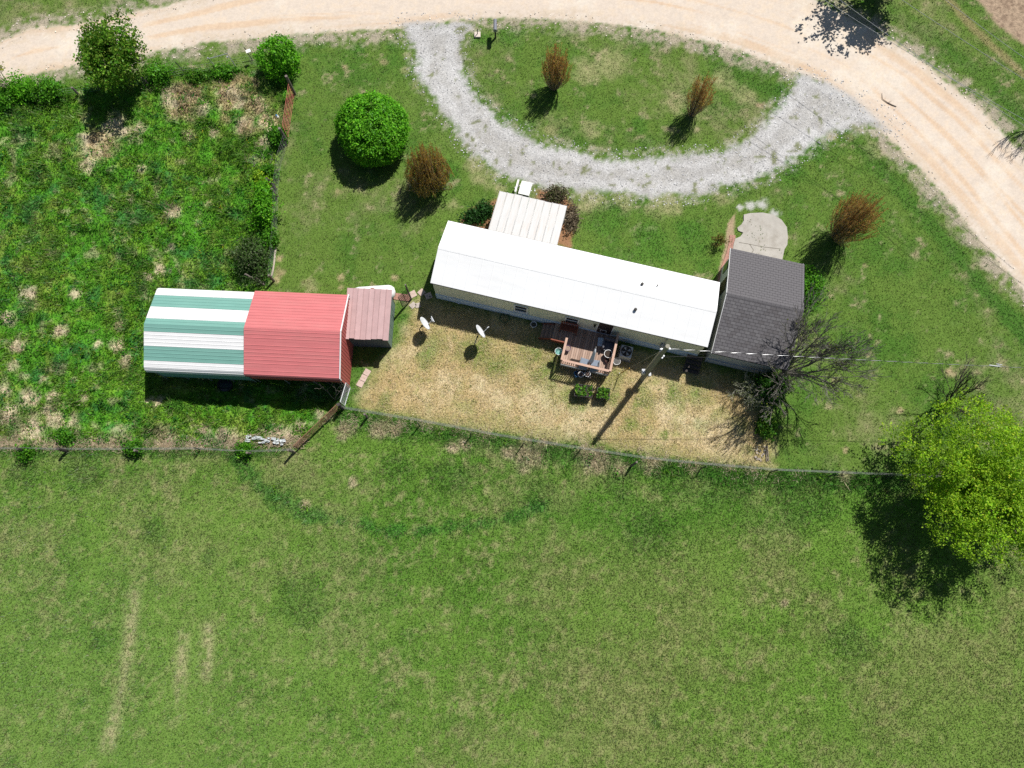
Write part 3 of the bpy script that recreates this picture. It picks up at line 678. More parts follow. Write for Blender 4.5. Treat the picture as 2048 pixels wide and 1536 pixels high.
sl = math.hypot(GL/2, GR - GE); ang = math.atan2(GR - GE, GL/2); rh = sl / rows
sh_mesh = [[MB().box((0, 0, 0), (w - 0.012, rh - 0.016, 0.014)).mesh('shingle', m) for w in (tabw, tabw / 2)] for m in M_SH]
left = MB(); cnt = 0
for s in (-1, 1):
    for r_ in range(rows):
        dd = (r_ + 0.5) * rh; y = s * dd * math.cos(ang); z = GR - dd * math.sin(ang) + 0.012
        x = -GW/2; first = (r_ % 2 == 1)
        while x < GW/2 - 0.05:
            w = tabw / 2 if first else min(tabw, GW/2 - x)
            half = w < tabw * 0.75; w2 = tabw / 2 if half else tabw
            if x + w2 > GW/2 + 0.03: w2 = tabw / 2; half = True
            cx = x + w2 / 2; first = False; x += w2
            tilt = -s * ang; jz = rnd.uniform(0, 0.006)
            mi = rnd.choice((0, 0, 1, 2))
            if cnt < 300:
                o = bpy.data.objects.new('shingle', sh_mesh[mi][1 if half else 0]); COL.objects.link(o); o.parent = groof
                o.location = (cx, y, z + jz); o.rotation_euler = (tilt, 0, rnd.uniform(-.006, .006)); cnt += 1
            else:
                left.box((cx, y, z + jz), (w2 - 0.012, rh - 0.016, 0.014), mtx=Matrix.Rotation(tilt, 3, 'X'))
tag(left.build('shingle_rows', M_SH[0], groof), None, None, None, 'stuff')
for i in range(17):
    x = -GW/2 + 0.14 + i * (GW - .28) / 16
    rc = MB()
    for s in (-1, 1): rc.beam((x, s*0.0, GR + 0.028), (x, s*0.14, GR + 0.028 - 0.14*math.tan(ang)), 0.27, 0.012)
    rc.build('ridge_shingle', M_SH[0], groof)
gw_, gl_ = GW/2 - 0.22, GL/2 - 0.3
MB().poly([(-gw_, -gl_, 0), (gw_, -gl_, 0), (gw_, -gl_, 2.55), (-gw_, -gl_, 2.55)]).build('wall', M_GWALL, gar)
for s in (-1, 1):
    MB().poly([(s*gw_, -gl_, 0), (s*gw_, gl_, 0), (s*gw_, gl_, 2.55), (s*gw_, 0, 3.7), (s*gw_, -gl_, 2.55)]).build('wall', M_GWALL, gar)
    MB().box((s*(gw_ - 0.3), gl_, 1.27), (0.6, 0.12, 2.54)).build('wall', M_GWALL, gar)
dr = MB().box((0, gl_ - 0.02, 1.1), (2*gw_ - 1.2, 0.05, 2.2)).build('garage_door', M_TRIM, gar)
MB().box((0, gl_ - 0.02, 2.38), (2*gw_ - 1.2, 0.1, 0.34)).build('wall', M_GWALL, gar)
MB().box((-gw_ - 0.03, 1.4, 1.15), (0.06, 0.95, 2.1)).build('side_door', M_DOOR, gar)
MB().box((-gw_ - 0.03, 2.9, 1.3), (0.05, 0.6, 1.0)).build('window', M_GLASS, gar)
MB().box((0, -gl_ - 0.05, 0.3), (2*gw_ + 0.1, 0.1, 0.6)).build('footing', mat('pale_block', (0.45, 0.46, 0.46), 0.8, var=0.2), gar)

# ---- striped metal carport barn and red metal barn beside it
M_GREEN = mat('green_sheet', (0.165, 0.345, 0.295), 0.5, var=0.08, scale=1.6, stain=(0.19, 0.36, 0.31), stain_amt=0.6, stain_scale=0.9, stretch=(.5, 2.5, 1))
M_WSHEET = mat('white_sheet', (0.72, 0.72, 0.715), 0.5, var=0.04, scale=1.5)
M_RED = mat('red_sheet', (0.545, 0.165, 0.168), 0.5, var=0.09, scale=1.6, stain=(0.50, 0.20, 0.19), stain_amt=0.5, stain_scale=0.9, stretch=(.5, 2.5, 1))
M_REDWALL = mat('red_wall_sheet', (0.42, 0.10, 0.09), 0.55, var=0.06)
BW = 5.55
def barn(name, label, cx, cy, L, ridge, eave, pan_cols, walls, x_seed, curve=True):
    fr = Frame(cx, cy, -2.65)
    b = fr.thing(name, label, 'barn')
    hw = BW / 2
    if curve: half = [(0.0, ridge), (hw - 0.30, eave + 0.10), (hw - 0.16, eave + 0.03), (hw - 0.06, eave - 0.09), (hw - 0.01, eave - 0.25), (hw, eave - 0.42)]
    else: half = [(0.0, ridge), (hw - 0.06, eave), (hw, eave - 0.05), (hw + 0.01, eave - 0.30)]
    pl = [(-y, z) for y, z in half[::-1]][:-1] + half
    T = pl_len(pl)
    for s0, s1, m in pan_cols(T):
        ribbed(pl, max(0, s0), min(T, s1), -L/2, L/2, lift=rnd.uniform(0.0, 0.004)).build('roof_panel', m, b)
    return fr, b, pl, T
def cols_green(T):
    w = 0.905; c = T / 2; out = []; k = 0
    edges = [c - w/2 - i*w for i in range(3, -1, -1)] + [c + w/2 + i*w for i in range(0, 4)]
    edges = [0] + [e for e in edges if 0.05 < e < T - 0.05] + [T]
    n = len(edges) - 1; mid = n // 2
    for i in range(n): out.append((edges[i], edges[i+1] - 0.004, M_GREEN if (i - mid) % 2 == 0 else M_WSHEET))
    return out
def cols_red(T):
    c = T / 2; n = 4; return [(c + (i - n) * c / n, c + (i - n + 1) * c / n - 0.004, M_RED) for i in range(2 * n)]
gfr, gb, gpl, gT = barn('barn', 'metal barn with green and white striped roof in the pasture', -19.74, 13.27, 6.28, 3.80, 2.92, cols_green, None, 1)
L = 6.28; hw = BW/2 - 0.05
M_TEAL = mat('green_wall_sheet', (0.13, 0.30, 0.27), 0.6, var=0.06)
ribbed_wall(-L/2 + 0.35, L/2 - 0.05, 1.0, 2.6, -hw + 0.05, -1, 0.23, 0.02).build('side_panel', M_TEAL, gb)
ribbed_wall(-L/2 + 0.1, L/2, 0.05, 2.6, hw - 0.05, 1, 0.23, 0.02).build('wall', M_TEAL, gb)
MB().poly([(-L/2 + 0.12, -hw, 2.5), (-L/2 + 0.12, hw, 2.5), (-L/2 + 0.12, hw - 0.3, 2.9), (-L/2 + 0.12, 0, 3.7), (-L/2 + 0.12, -hw + 0.3, 2.9)]).build('gable', M_WSHEET, gb)
for i in range(5):
    for s in (-1, 1): MB().tube([(-L/2 + 0.15 + i*(L - .3)/4, s*(hw - 0.10), 0), (-L/2 + 0.15 + i*(L - .3)/4, s*(hw - 0.10), 2.55)], 0.035).build('post', M_STEEL, gb)
rfr, rb, rpl, rT = barn('barn', 'metal barn with plain red roof joined to the striped barn', -13.60, 13.00, 6.0, 3.92, 2.98, cols_red, None, 2, curve=False)
L = 6.0
xw = L/2 - 0.05
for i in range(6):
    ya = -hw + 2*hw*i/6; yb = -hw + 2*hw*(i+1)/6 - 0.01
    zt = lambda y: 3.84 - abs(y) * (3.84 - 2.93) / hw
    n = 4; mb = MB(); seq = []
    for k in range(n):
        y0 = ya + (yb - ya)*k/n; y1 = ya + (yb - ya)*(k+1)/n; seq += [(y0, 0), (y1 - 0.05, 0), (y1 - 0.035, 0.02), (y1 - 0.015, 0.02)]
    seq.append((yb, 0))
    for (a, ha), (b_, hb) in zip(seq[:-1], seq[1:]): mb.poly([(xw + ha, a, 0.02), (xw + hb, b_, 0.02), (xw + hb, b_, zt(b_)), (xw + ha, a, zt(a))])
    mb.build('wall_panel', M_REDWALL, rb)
for s in (-1, 1):
    MB().beam((L/2 + 0.02, 0, 3.93), (L/2 + 0.02, s*(BW/2 - 0.02), 2.985), 0.06, 0.10).build('gable_trim', M_TRIM, rb)
    MB().beam((L/2 + 0.02, s*(BW/2 - 0.01), 2.99), (L/2 + 0.02, s*(BW/2 + 0.0), 2.65), 0.06, 0.06).build('gable_trim', M_TRIM, rb)
MB().beam((-L/2, -BW/2 - 0.03, 2.69), (L/2, -BW/2 - 0.03, 2.69), 0.03, 0.05).build('eave_trim', M_RED, rb)
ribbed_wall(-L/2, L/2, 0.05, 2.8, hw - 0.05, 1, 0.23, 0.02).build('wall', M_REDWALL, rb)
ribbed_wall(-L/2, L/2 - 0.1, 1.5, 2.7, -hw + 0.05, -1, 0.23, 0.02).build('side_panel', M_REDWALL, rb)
for i in range(4): MB().tube([(-L/2 + 0.1 + i*(L - .3)/3, -hw + 0.12, 0), (-L/2 + 0.1 + i*(L - .3)/3, -hw + 0.12, 2.8)], 0.035).build('post', M_STEEL, rb)
# small lean-to shed
SF = Frame(-9.30, 14.55, -2.4); sw_, sl_ = 2.92, 3.36
shed = SF.thing('shed', 'small shed with dusty pink ribbed roof against the red barn', 'shed')
M_MAUVE = [mat('mauve_sheet_a', (0.47, 0.315, 0.310), 0.6, var=0.10, scale=2.2, stain=(0.36, 0.25, 0.235), stain_amt=0.3), mat('mauve_sheet_b', (0.44, 0.29, 0.285), 0.6, var=0.10, scale=2.2, stain=(0.30, 0.20, 0.19), stain_amt=0.3)]
edges = [-sw_/2, -1.07, -0.75, -0.38, -0.02, 0.33, 0.70, 1.08, sw_/2]
for i in range(8):
    xa, xb = edges[i], edges[i+1]; e0 = rnd.uniform(-.04, .05); lift = 0.012 * (i % 2)
    zf = lambda y: 2.38 + 0.05 * y + lift
    mb = MB(); ya, yb = -sl_/2 + e0, sl_/2
    for (a, ha), (b_, hb) in (((xa, .0), (xa + .02, .035)), ((xa + .02, .035), (xa + .05, .035)), ((xa + .05, .035), (xa + .07, 0)), ((xa + .07, 0), (xb, 0))):
        mb.poly([(a, ya, zf(ya) + ha), (b_, ya, zf(ya) + hb), (b_, yb, zf(yb) + hb), (a, yb, zf(yb) + ha)])
    mb.build('roof_panel', M_MAUVE[i % 2], shed)
M_SHEDW = mat('shed_green_wall', (0.16, 0.22, 0.20), 0.6, var=0.12)
ex = sw_/2 - 0.20
for i in range(5):
    ya = -sl_/2 + 0.12 + i*(sl_ - .3)/5; yb = ya + (sl_ - .3)/5 - 0.03
    MB().box((ex, (ya+yb)/2, 1.1), (0.05, yb - ya, 2.18)).build('wall_panel', M_SHEDW, shed)
MB().box((ex - 0.05, 0, 1.08), (0.03, sl_ - .35, 2.1)).build('wall', M_DARKTRIM, shed)
ribbed_wall(-sw_/2 + 0.1, ex, 0.02, 2.24, -sl_/2 + 0.12, -1, 0.2, 0.02).build('wall', mat('shed_shaded_side', (0.09, 0.12, 0.15), 0.6), shed)  # open south side closed with dark navy sheet; its shade is in the colour
ribbed_wall(-sw_/2 + 0.1, ex, 0.02, 2.4, sl_/2 - 0.12, 1, 0.2, 0.02).build('wall', M_SHEDW, shed)
MB().tube([(ex - 0.25, -sl_/2 + 0.02, 2.0), (ex - 0.25, -sl_/2 + 0.10, 2.0)], 0.06, 8).build('vent', M_DARKTRIM, shed)

# ---- wooden deck behind the house
M_DECK = [mat('deck_board_a', (0.37, 0.255, 0.195), 0.8, var=0.18, scale=3, stretch=(6, .8, 1)), mat('deck_board_b', (0.42, 0.30, 0.235), 0.8, var=0.18, scale=3, stretch=(6, .8, 1)), mat('deck_board_c', (0.31, 0.21, 0.16), 0.8, var=0.18, scale=3, stretch=(6, .8, 1))]
M_RAIL = mat('rail_wood', (0.50, 0.33, 0.25), 0.75, var=0.14, scale=3)
M_REDWOOD = mat('stained_redwood', (0.22, 0.065, 0.035), 0.7, var=0.15)
M_FASCIA = mat('deck_fascia', (0.60, 0.60, 0.59), 0.7, var=0.1)
DZ = 0.75; RT = 1.70
dsw = HF.l(1122, 720, RT); dse = HF.l(1220.5, 741.5, RT); dne = HF.l(1236, 671, RT); dnw = HF.l(1135.5, 674, RT)
x0 = (dsw.x + dnw.x) / 2; x1 = (dse.x + dne.x) / 2; y0 = (dsw.y + dse.y) / 2; y1 = -wl_y - 0.08
DKX, DKY = (x0 + x1) / 2, (y0 + y1) / 2
deck = HF.thing('deck', 'wooden back deck with railing and steps at the back door', 'deck', DKX, DKY)
hx, hy = (x1 - x0) / 2, (y1 - y0) / 2
xl = -hx - 0.95                                    # landing west of the railing
nb = int((hx - xl) / 0.145)
for i in range(nb):
    x = xl + (i + 0.5) * (hx - xl) / nb
    ya = -hy if x > -hx - 0.02 else hy - 1.15
    MB().box((x, (ya + hy) / 2, DZ - 0.02), ((hx - xl) / nb - 0.014, hy - ya, 0.04)).build('deck_board', rnd.choice(M_DECK), deck)
MB().box((0, -hy - 0.02, DZ - 0.19), (2*hx, 0.04, 0.30)).build('fascia', M_FASCIA, deck)
MB().box((hx + 0.02, 0, DZ - 0.19), (0.04, 2*hy, 0.30)).build('fascia', M_FASCIA, deck)
MB().box((-hx - 0.02, -0.55, DZ - 0.19), (0.04, 2*hy - 1.1, 0.30)).build('fascia', M_FASCIA, deck)
for sx in (-hx + .06, 0, hx - .06):
    for sy in (-hy + .06, hy - .1): MB().box((sx, sy, DZ/2 - 0.03), (0.1, 0.1, DZ - 0.06)).build('support_post', M_RAIL, deck)
rail_w = 2*hy - 1.12
for sx, a, b_ in ((-hx, -hy, -hy + rail_w), (hx, -hy, hy - 0.02)):
    MB().box((sx, (a + b_)/2, RT - 0.02), (0.15, b_ - a, 0.04)).build('rail_cap', M_RAIL, deck)
    MB().box((sx, (a + b_)/2, DZ + 0.10), (0.04, b_ - a - .1, 0.07)).build('bottom_rail', M_RAIL, deck)
    n = int((b_ - a) / 0.14)
    for k in range(1, n): MB().box((sx, a + k*(b_ - a)/n, (DZ + RT)/2), (0.035, 0.035, RT - DZ - 0.1)).build('baluster', M_RAIL, deck)
    for yy in (a + 0.05, b_ - 0.05): MB().box((sx - 0.001, yy, (DZ + RT)/2 - 0.03), (0.09, 0.09, RT - DZ - 0.06)).build('rail_post', M_RAIL, deck)
MB().box((0, -hy, RT - 0.018), (2*hx - 0.15, 0.15, 0.04)).build('rail_cap', M_RAIL, deck)
MB().box((0, -hy, RT - 0.09), (2*hx - .1, 0.04, 0.09)).build('top_rail', M_RAIL, deck)
MB().box((0, -hy, DZ + 0.10), (2*hx - .1, 0.04, 0.08)).build('bottom_rail', M_RAIL, deck)
n = int(2*hx / 0.135)
bal = MB().box((0, 0, 0), (0.045, 0.04, RT - DZ - 0.2)).mesh('baluster', M_RAIL)
for k in range(1, n):
    o = link('baluster', bal, deck); o.location = (-hx + k*2*hx/n, -hy, (DZ + RT)/2 - 0.02)
# steps and low red boards at the west landing
MB().box((xl + 0.46, hy - 1.19, DZ - 0.14), (0.94, 0.05, 0.42)).build('stair_side', M_REDWOOD, deck)
MB().box((xl + 0.42, hy - 1.24, DZ + 0.22), (0.96, 0.07, 0.07)).build('stair_rail', M_REDWOOD, deck)
for k in range(3): MB().box((xl - 0.13 - 0.27*k, hy - 0.60, DZ - 0.20 - 0.18*k), (0.27, 1.05, 0.04)).build('tread', M_DECK[2], deck)
for sy in (hy - 1.12, hy - 0.08): MB().beam((xl, sy, DZ - 0.1), (xl - 0.85, sy, 0.08), 0.05, 0.2).build('stringer', M_REDWOOD, deck)

# ---- concrete pad before the garage, cracked along the west edge
pad_px = [(1487, 430), (1500, 427), (1525, 426), (1545, 430), (1562, 440), (1573, 455), (1575, 475), (1574, 490), (1568, 500), (1564, 520), (1560, 545), (1462, 520), (1464, 505), (1467, 488), (1470, 478), (1480, 474), (1486, 466), (1476, 462), (1474, 456), (1482, 450), (1487, 442)]
pts = [P(a, b) for a, b in pad_px]; c0 = sum(pts, Vector()) / len(pts)
pad = MB(); n = len(pts); top = [(p.x - c0.x, p.y - c0.y, 0.075) for p in pts]; bot = [(x, y, -0.05) for x, y, z in top]
pad.poly(top if Vector(top[1]).cross(Vector(top[2])).z < 0 else top)
pad.poly(bot[::-1])
for i in range(n): pad.poly([bot[i], bot[(i+1) % n], top[(i+1) % n], top[i]])
M_CONC = mat('old_concrete', (0.40, 0.375, 0.335), 0.9, var=0.12, scale=2.0, stain=(0.27, 0.24, 0.20), stain_amt=0.75, stain_scale=1.2, bump=0.3, bscale=30)
po = pad.build('concrete_pad', M_CONC); po.location = c0; tag(po, 'cracked concrete pad in front of the garage', None, None, 'structure')
ck = MB()
for seg in ([(1478, 484), (1495, 488), (1512, 490), (1530, 494), (1562, 498)], [(1500, 489), (1508, 500), (1500, 512)]):
    w = [P(a + rnd.uniform(-2, 2), b + rnd.uniform(-1, 1), 0.078) - c0 for a, b in seg]
    for a, b in zip(w[:-1], w[1:]): ck.beam(a, b, 0.03, 0.006)
ck.build('crack', mat('crack_fill', (0.12, 0.105, 0.08), 0.9), po)
M_BRICK = mat('path_brick', (0.40, 0.215, 0.165), 0.85, var=0.22, scale=5)
bp = thing('brick_path', 'narrow reddish brick path beside the concrete pad', 'path', P(1456, 515), 0)
bm_ = [MB().box((0, 0, 0), (0.20, 0.095, 0.06)).mesh('brick', M_BRICK)]
cen = P(1456, 515)
for k in range(40):
    t = k / 39; p = P(1465 - 22*t + 2*math.sin(t*6), 472 + 92*t) - cen
    for j in range(2):
        o = link('brick', bm_[0], bp); o.location = (p.x + (j - 0.5)*0.215 + rnd.uniform(-.01, .01), p.y + rnd.uniform(-.012, .012), 0.02); o.rotation_euler = (0, 0, rnd.uniform(-.08, .08))
# ------------------------------------------------------------------ fences, gates, pole and wires
M_WIRE = mat('fence_wire', (0.30, 0.30, 0.29), 0.6, metal=0.3)
M_OLDWOOD = mat('weathered_wood', (0.17, 0.145, 0.125), 0.9, var=0.3, scale=8, stretch=(4, 4, .6))
M_DARKWOOD = mat('dark_weathered_wood', (0.065, 0.055, 0.05), 0.9, var=0.3, scale=8)
M_TPOST = mat('dark_steel_post', (0.05, 0.055, 0.05), 0.7)
M_GATE_RED = mat('red_gate_paint', (0.42, 0.125, 0.085), 0.6, var=0.2, scale=6, stain=(0.24, 0.12, 0.08), stain_amt=0.5)
M_RUST = mat('rusty_gate', (0.29, 0.145, 0.095), 0.75, var=0.25, scale=6, stain=(0.17, 0.08, 0.05), stain_amt=0.6)
M_WGATE = mat('white_gate', (0.60, 0.62, 0.62), 0.5)

def wire_fence(name, label, pxs, height, posts, step=0.16, nh=8, r=0.0045, z_off=0.0):
    pts = [P(a, b) for a, b in pxs]; c = pts[0]
    f = thing(name, label, 'fence', c)
    loc = [p - c for p in pts]
    mb = MB()
    for j in range(nh):
        z = 0.06 + (height - 0.08) * (j / (nh - 1)) ** 1.2
        mb.tube([Vector((p.x, p.y, z + rnd.uniform(-.01, .01))) for p in loc], r, 3, cap=False)
    for a, b in zip(loc[:-1], loc[1:]):
        L = (b - a).length; n = int(L / step)
        for k in range(n):
            p = a.lerp(b, k / n); mb.tube([(p.x, p.y, 0.05), (p.x + rnd.uniform(-.02, .02), p.y + rnd.uniform(-.02, .02), height)], r * 0.8, 3, cap=False)
    mb.build('woven_wire', M_WIRE, f)
    for px, py, kind, h, lean in posts:
        p = P(px, py) - c
        if kind == 'T':
            m = MB().beam((0, 0, 0), (lean[0], lean[1], h), 0.05, 0.05); m.box((0, 0, 0.25), (0.10, 0.02, 0.12)); mm = M_TPOST
        else:
            m = MB().tube([(0, 0, -.02), (lean[0]*.5, lean[1]*.5, h*.5), (lean[0], lean[1], h)], [0.085, 0.08, 0.075] if kind == 'W' else [0.12, 0.11, 0.10], 8); mm = M_DARKWOOD if kind == 'D' else M_OLDWOOD
        o = m.build('post', mm, f); o.location = p
    return f
wire_fence('wire_fence', 'woven wire fence on steel posts between dry yard and field', [(688, 818), (840, 843), (1000, 873), (1170, 900), (1290, 918), (1400, 929), (1545, 941), (1660, 946), (1790, 951), (1900, 956), (2080, 964)], 1.15,
    [(735, 835, 'W', 1.25, (.05, 0)), (840, 852, 'T', 1.25, (0, 0)), (942, 873, 'T', 1.3, (.05, .05)), (1044, 892, 'T', 1.3, (.08, .03)), (1158, 904, 'T', 1.1, (0, .05)), (1262, 932, 'W', 1.35, (.15, .1)), (1400, 938, 'T', 1.25, (.1, .05)), (1540, 944, 'T', 1.2, (.1, .02)), (1655, 953, 'T', 1.2, (.1, .02)), (1770, 954, 'T', 1.2, (.06, 0))])
wire_fence('wire_fence', 'sagging wire fence between pasture and field at left', [(-60, 898), (60, 899), (140, 900), (280, 900), (400, 899), (500, 905), (592, 901)], 1.0,
    [(57, 902, 'D', 1.1, (0, 0)), (136, 902, 'D', 1.1, (0, 0)), (283, 905, 'W', 1.1, (.1, 0)), (402, 900, 'T', 1.1, (.05, 0)), (505, 908, 'W', 1.15, (.05, -.05)), (588, 905, 'W', 1.3, (0, 0))], step=0.2, nh=6)
wire_fence('wire_fence', 'overgrown wire fence along the west edge of the lawn', [(577, 283), (562, 330), (556, 380), (556, 430), (553, 480), (549, 520), (546, 565)], 1.1,
    [(552, 378, 'D', 1.3, (-.25, .1)), (556, 395, 'W', 1.1, (-.1, .1)), (548, 562, 'W', 1.1, (0, 0)), (552, 470, 'T', 1.1, (0, 0))], step=0.2, nh=6)
wire_fence('wire_fence', 'rusty wire fence along the road verge at the top left', [(60, 205), (160, 190), (300, 170), (370, 152), (440, 140), (505, 128), (540, 150)], 0.9,
    [(370, 146, 'T', 1.0, (-.3, .2)), (505, 121, 'T', 1.0, (-.3, .35)), (300, 172, 'W', 1.0, (-.1, 0)), (160, 192, 'W', 1.0, (0, 0))], step=0.3, nh=5)
# bent pipe frame in the verge
pf = thing('pipe_frame', 'bent grey pipe frame standing in the verge grass', 'frame', P(450, 146))
a = P(430, 142) - P(450, 146); b = P(468, 140) - P(450, 146)
MB().tube([(a.x + .35, a.y, 0), (a.x - .05, a.y + .2, 1.1), (b.x - .1, b.y + .5, 1.15), (b.x + .3, b.y, 0.0)], 0.035, 6).build('pipe', M_STEEL, pf)
for q in (a, b): MB().tube([(q.x - .05, q.y + .2, 1.1), (q.x - .05, q.y + .2, 1.2)], 0.06, 6).build('cap', M_STEEL, pf)
sg = thing('marker_sign', 'small white marker on a thin leaning stake in the verge', 'sign', P(522, 133))
MB().tube([(0, 0, 0), (-.35, .45, 1.0)], 0.02, 5).build('stake', M_TPOST, sg)
MB().box((-.62, .52, 1.02), (0.34, 0.26, 0.03), 0.4).build('plate', M_TRIM, sg)
o = MB().tube([(0, 0, 0.05), (0.25, 0.95, 0.12)], [0.07, 0.06], 7).build('fallen_post', mat('bleached_wood', (0.42, 0.37, 0.30), 0.9, var=0.2)); o.location = P(528, 160); tag(o, 'pale fallen post beside the round verge shrub', 'post')

def tube_gate(name, label, pa, pb, z0, z1, nbar, m, r=0.017, lean=(0, 0), braces=2):
    A = P(*pa); B = P(*pb); g = thing(name, label, 'gate', A); d = B - A; ln = Vector((lean[0], lean[1], 0))
    for k in range(nbar):
        t = k / (nbar - 1); z = z0 + (z1 - z0) * t; off = ln * t
        MB().tube([Vector((0, 0, z)) + off, d + Vector((0, 0, z)) + off], r, 6).build('bar', m, g)
    for k in range(braces + 2):
        t = k / (braces + 1); p = d * t
        MB().tube([p + Vector((0, 0, z0)), p + ln + Vector((0, 0, z1))], r * 0.9, 6).build('upright', m, g)
    return g
tube_gate('tube_gate', 'faded red tube gate beside the round verge shrub', (589, 193), (577, 276), 0.12, 1.45, 6, M_GATE_RED)
tube_gate('tube_gate', 'rusty tube gate running from barn corner to field fence', (684, 814), (597, 897), 0.15, 1.2, 6, M_RUST, r=0.021)
for (px, py, h, label) in ((590, 188, 2.0, 'tall grey wooden gatepost at the shrub end of the red gate'), (575, 285, 1.75, 'grey wooden gatepost at the lower end of the red gate')):
    gp = thing('gatepost', label, 'post', P(px, py), 0, 'posts of the red gate')
    MB().tube([(0, 0, 0), (-.04, .04, h)], [0.11, 0.10], 9).build('shaft', M_OLDWOOD, gp)
    MB().lathe([(0.11, 0), (0.115, 0.04), (0.115, 0.07)], 9, (-.03, .03, 0.6)).build('hinge_band', M_TPOST, gp)
gp = thing('gatepost', 'dark wooden corner post where rusty gate meets wire fence', 'post', P(687, 818))
MB().tube([(0, 0, 0), (0, 0.03, 1.45)], [0.12, 0.11], 9).build('shaft', M_DARKWOOD, gp); MB().lathe([(0.12, 0), (0.13, 0.05)], 9, (0, .01, 0.9)).build('hinge_band', M_TPOST, gp)
wg = tube_gate('walk_gate', 'narrow white metal gate between red barn and fence', (701, 775), (690, 812), 0.1, 1.35, 2, M_WGATE, r=0.03, braces=0)
gA = P(701, 775); gd = P(690, 812) - gA
ms = MB()
for k in range(1, 12): ms.tube([(gd.x*k/12, gd.y*k/12, 0.1), (gd.x*k/12, gd.y*k/12, 1.35)], 0.006, 4)
for k in range(1, 9): ms.tube([(0, 0, 0.1 + k*.14), (gd.x, gd.y, 0.1 + k*.14)], 0.006, 4)
ms.build('mesh_infill', M_STEEL, wg)
# garden gate by the shed: dark uprights under a grey rail
gg = thing('garden_gate', 'black barred garden gate standing open beside the pink-roofed shed', 'gate', P(822, 600))
A = Vector((-0.52, -0.56, 0)); B = Vector((0, 0, 0))
for k in range(9): MB().beam((B.x, B.y, .22 + .235*k), (A.x, A.y, .22 + .235*k), 0.035, 0.035).build('bar', M_DARKTRIM, gg)
for q_ in (A, A * .5): MB().box((q_.x, q_.y, 1.16), (0.035, 0.035, 1.95)).build('upright', M_DARKTRIM, gg)
MB().tube([(0.03, 0.03, 0), (0.03, 0.03, 2.85)], 0.055, 7).build('gate_post', M_OLDWOOD, gg)

# ---- utility pole
PB = P(1284, 758)
pole = thing('utility_pole', 'grey wooden utility pole standing in the back yard', 'utility pole', PB)
M_POLE = mat('pole_wood', (0.26, 0.245, 0.195), 0.9, var=0.25, scale=6, stretch=(5, 5, .5))
MB().tube([(0, 0, -.1), (0, 0, 4), (0, 0, 8.0)], [0.17, 0.15, 0.125], 12).build('shaft', M_POLE, pole)
M_GREYBOX = mat('pole_box', (0.50, 0.51, 0.52), 0.5, var=0.08)
mb_ = MB().box((-0.24, 0.05, 1.75), (0.22, 0.30, 0.46)).build('meter_box', M_GREYBOX, pole)
MB().lathe([(0.09, 0), (0.09, 0.07), (0.02, 0.1)], 12, (-0.24, 0.05, 1.98)).build('meter', mat('meter_glass', (0.7, 0.72, 0.75), 0.15), mb_)
MB().box((0.22, -0.06, 1.45), (0.16, 0.2, 0.34)).build('breaker_box', M_GREYBOX, pole)
MB().tube([(-0.2, 0.05, 1.9), (-0.19, 0.03, 6.8), (-0.22, -0.02, 6.95)], 0.03, 6).build('conduit', M_STEEL, pole)
M_INS = mat('porcelain', (0.82, 0.84, 0.86), 0.3)
for z, x in ((7.45, 0.22), (7.35, -0.2), (5.9, 0.2), (5.5, 0.19)):
    MB().lathe([(0.04, -.06), (0.07, -.03), (0.05, 0), (0.07, 0.03), (0.04, .06)], 10, (x, 0.0, z)).build('insulator', M_INS, pole)
MB().beam((-0.3, 0, 7.4), (0.3, 0, 7.4), 0.04, 0.04).build('bracket', M_STEEL, pole)
def sag_pts(a, b, sag, n=14):
    a = Vector(a); b = Vector(b); return [a.lerp(b, k/n) + Vector((0, 0, -sag*4*(k/n)*(1-k/n))) for k in range(n + 1)]
M_CABLE = mat('grey_cable', (0.34, 0.35, 0.36), 0.5); M_CABLEW = mat('bare_aluminium', (0.55, 0.56, 0.57), 0.35, metal=0.3); M_BLK = mat('black_cable', (0.03, 0.03, 0.03), 0.6)
def wire(name, label, a, b, sag, r, m, cat='wire', group=None):
    a = Vector(a); o = MB().tube([p - a for p in sag_pts(a, b, sag)], r, 5).build(name, m); o.location = a; return tag(o, label, cat, group)
top = PB + Vector((0.22, 0, 7.45))
# service drop: black cable with a bare strand wound round it
e = P(1990, 731, 6.6); far_end = top + (e - top) * 1.35
pth = sag_pts(top, far_end, 0.25, 200)
cab = thing('service_cable', 'twisted grey and white service cable running east from the pole', 'cable', top)
MB().tube([p - top for p in pth[::4]], 0.012, 5).build('core', M_BLK, cab)
d = (far_end - top).normalized(); s1 = d.cross(Vector((0, 0, 1))).normalized(); s2 = s1.cross(d)
hel = []
for k, p in enumerate(sag_pts(top, far_end, 0.25, 420)):
    a = k * 0.42; hel.append(p - top + (s1 * math.cos(a) + s2 * math.sin(a)) * 0.014)
MB().tube(hel, 0.007, 4).build('bare_strand', M_CABLEW, cab)
MB().tube([e - top + Vector((-0.35, 0.02, 0.02)), e - top + Vector((0.3, -0.06, 0.0)), e - top + Vector((0.05, 0.10, 0.03)), e - top + Vector((0.4, 0.03, 0))], 0.03, 6).build('splice', M_CABLEW, cab)
wire('phone_wire', 'upper thin wire leading east from mid pole past the garage', PB + Vector((0.2, 0, 5.9)), P(1800, 722, 5.4), 0.2, 0.007, M_BLK)
wire('phone_wire', 'lower thin wire leading from mid pole to the garage wall', PB + Vector((0.19, 0, 5.5)), GF.w(-GW/2 + .5, -GL/2 + 0.25, 2.4), 0.15, 0.007, M_BLK)
wire('house_wire', 'thin wire dropping from the pole to the house wall', PB + Vector((-0.2, 0, 7.35)), HF.w(6.4, -wl_y - 0.12, 2.75), 0.3, 0.010, M_BLK)
an = P(1238, 748)
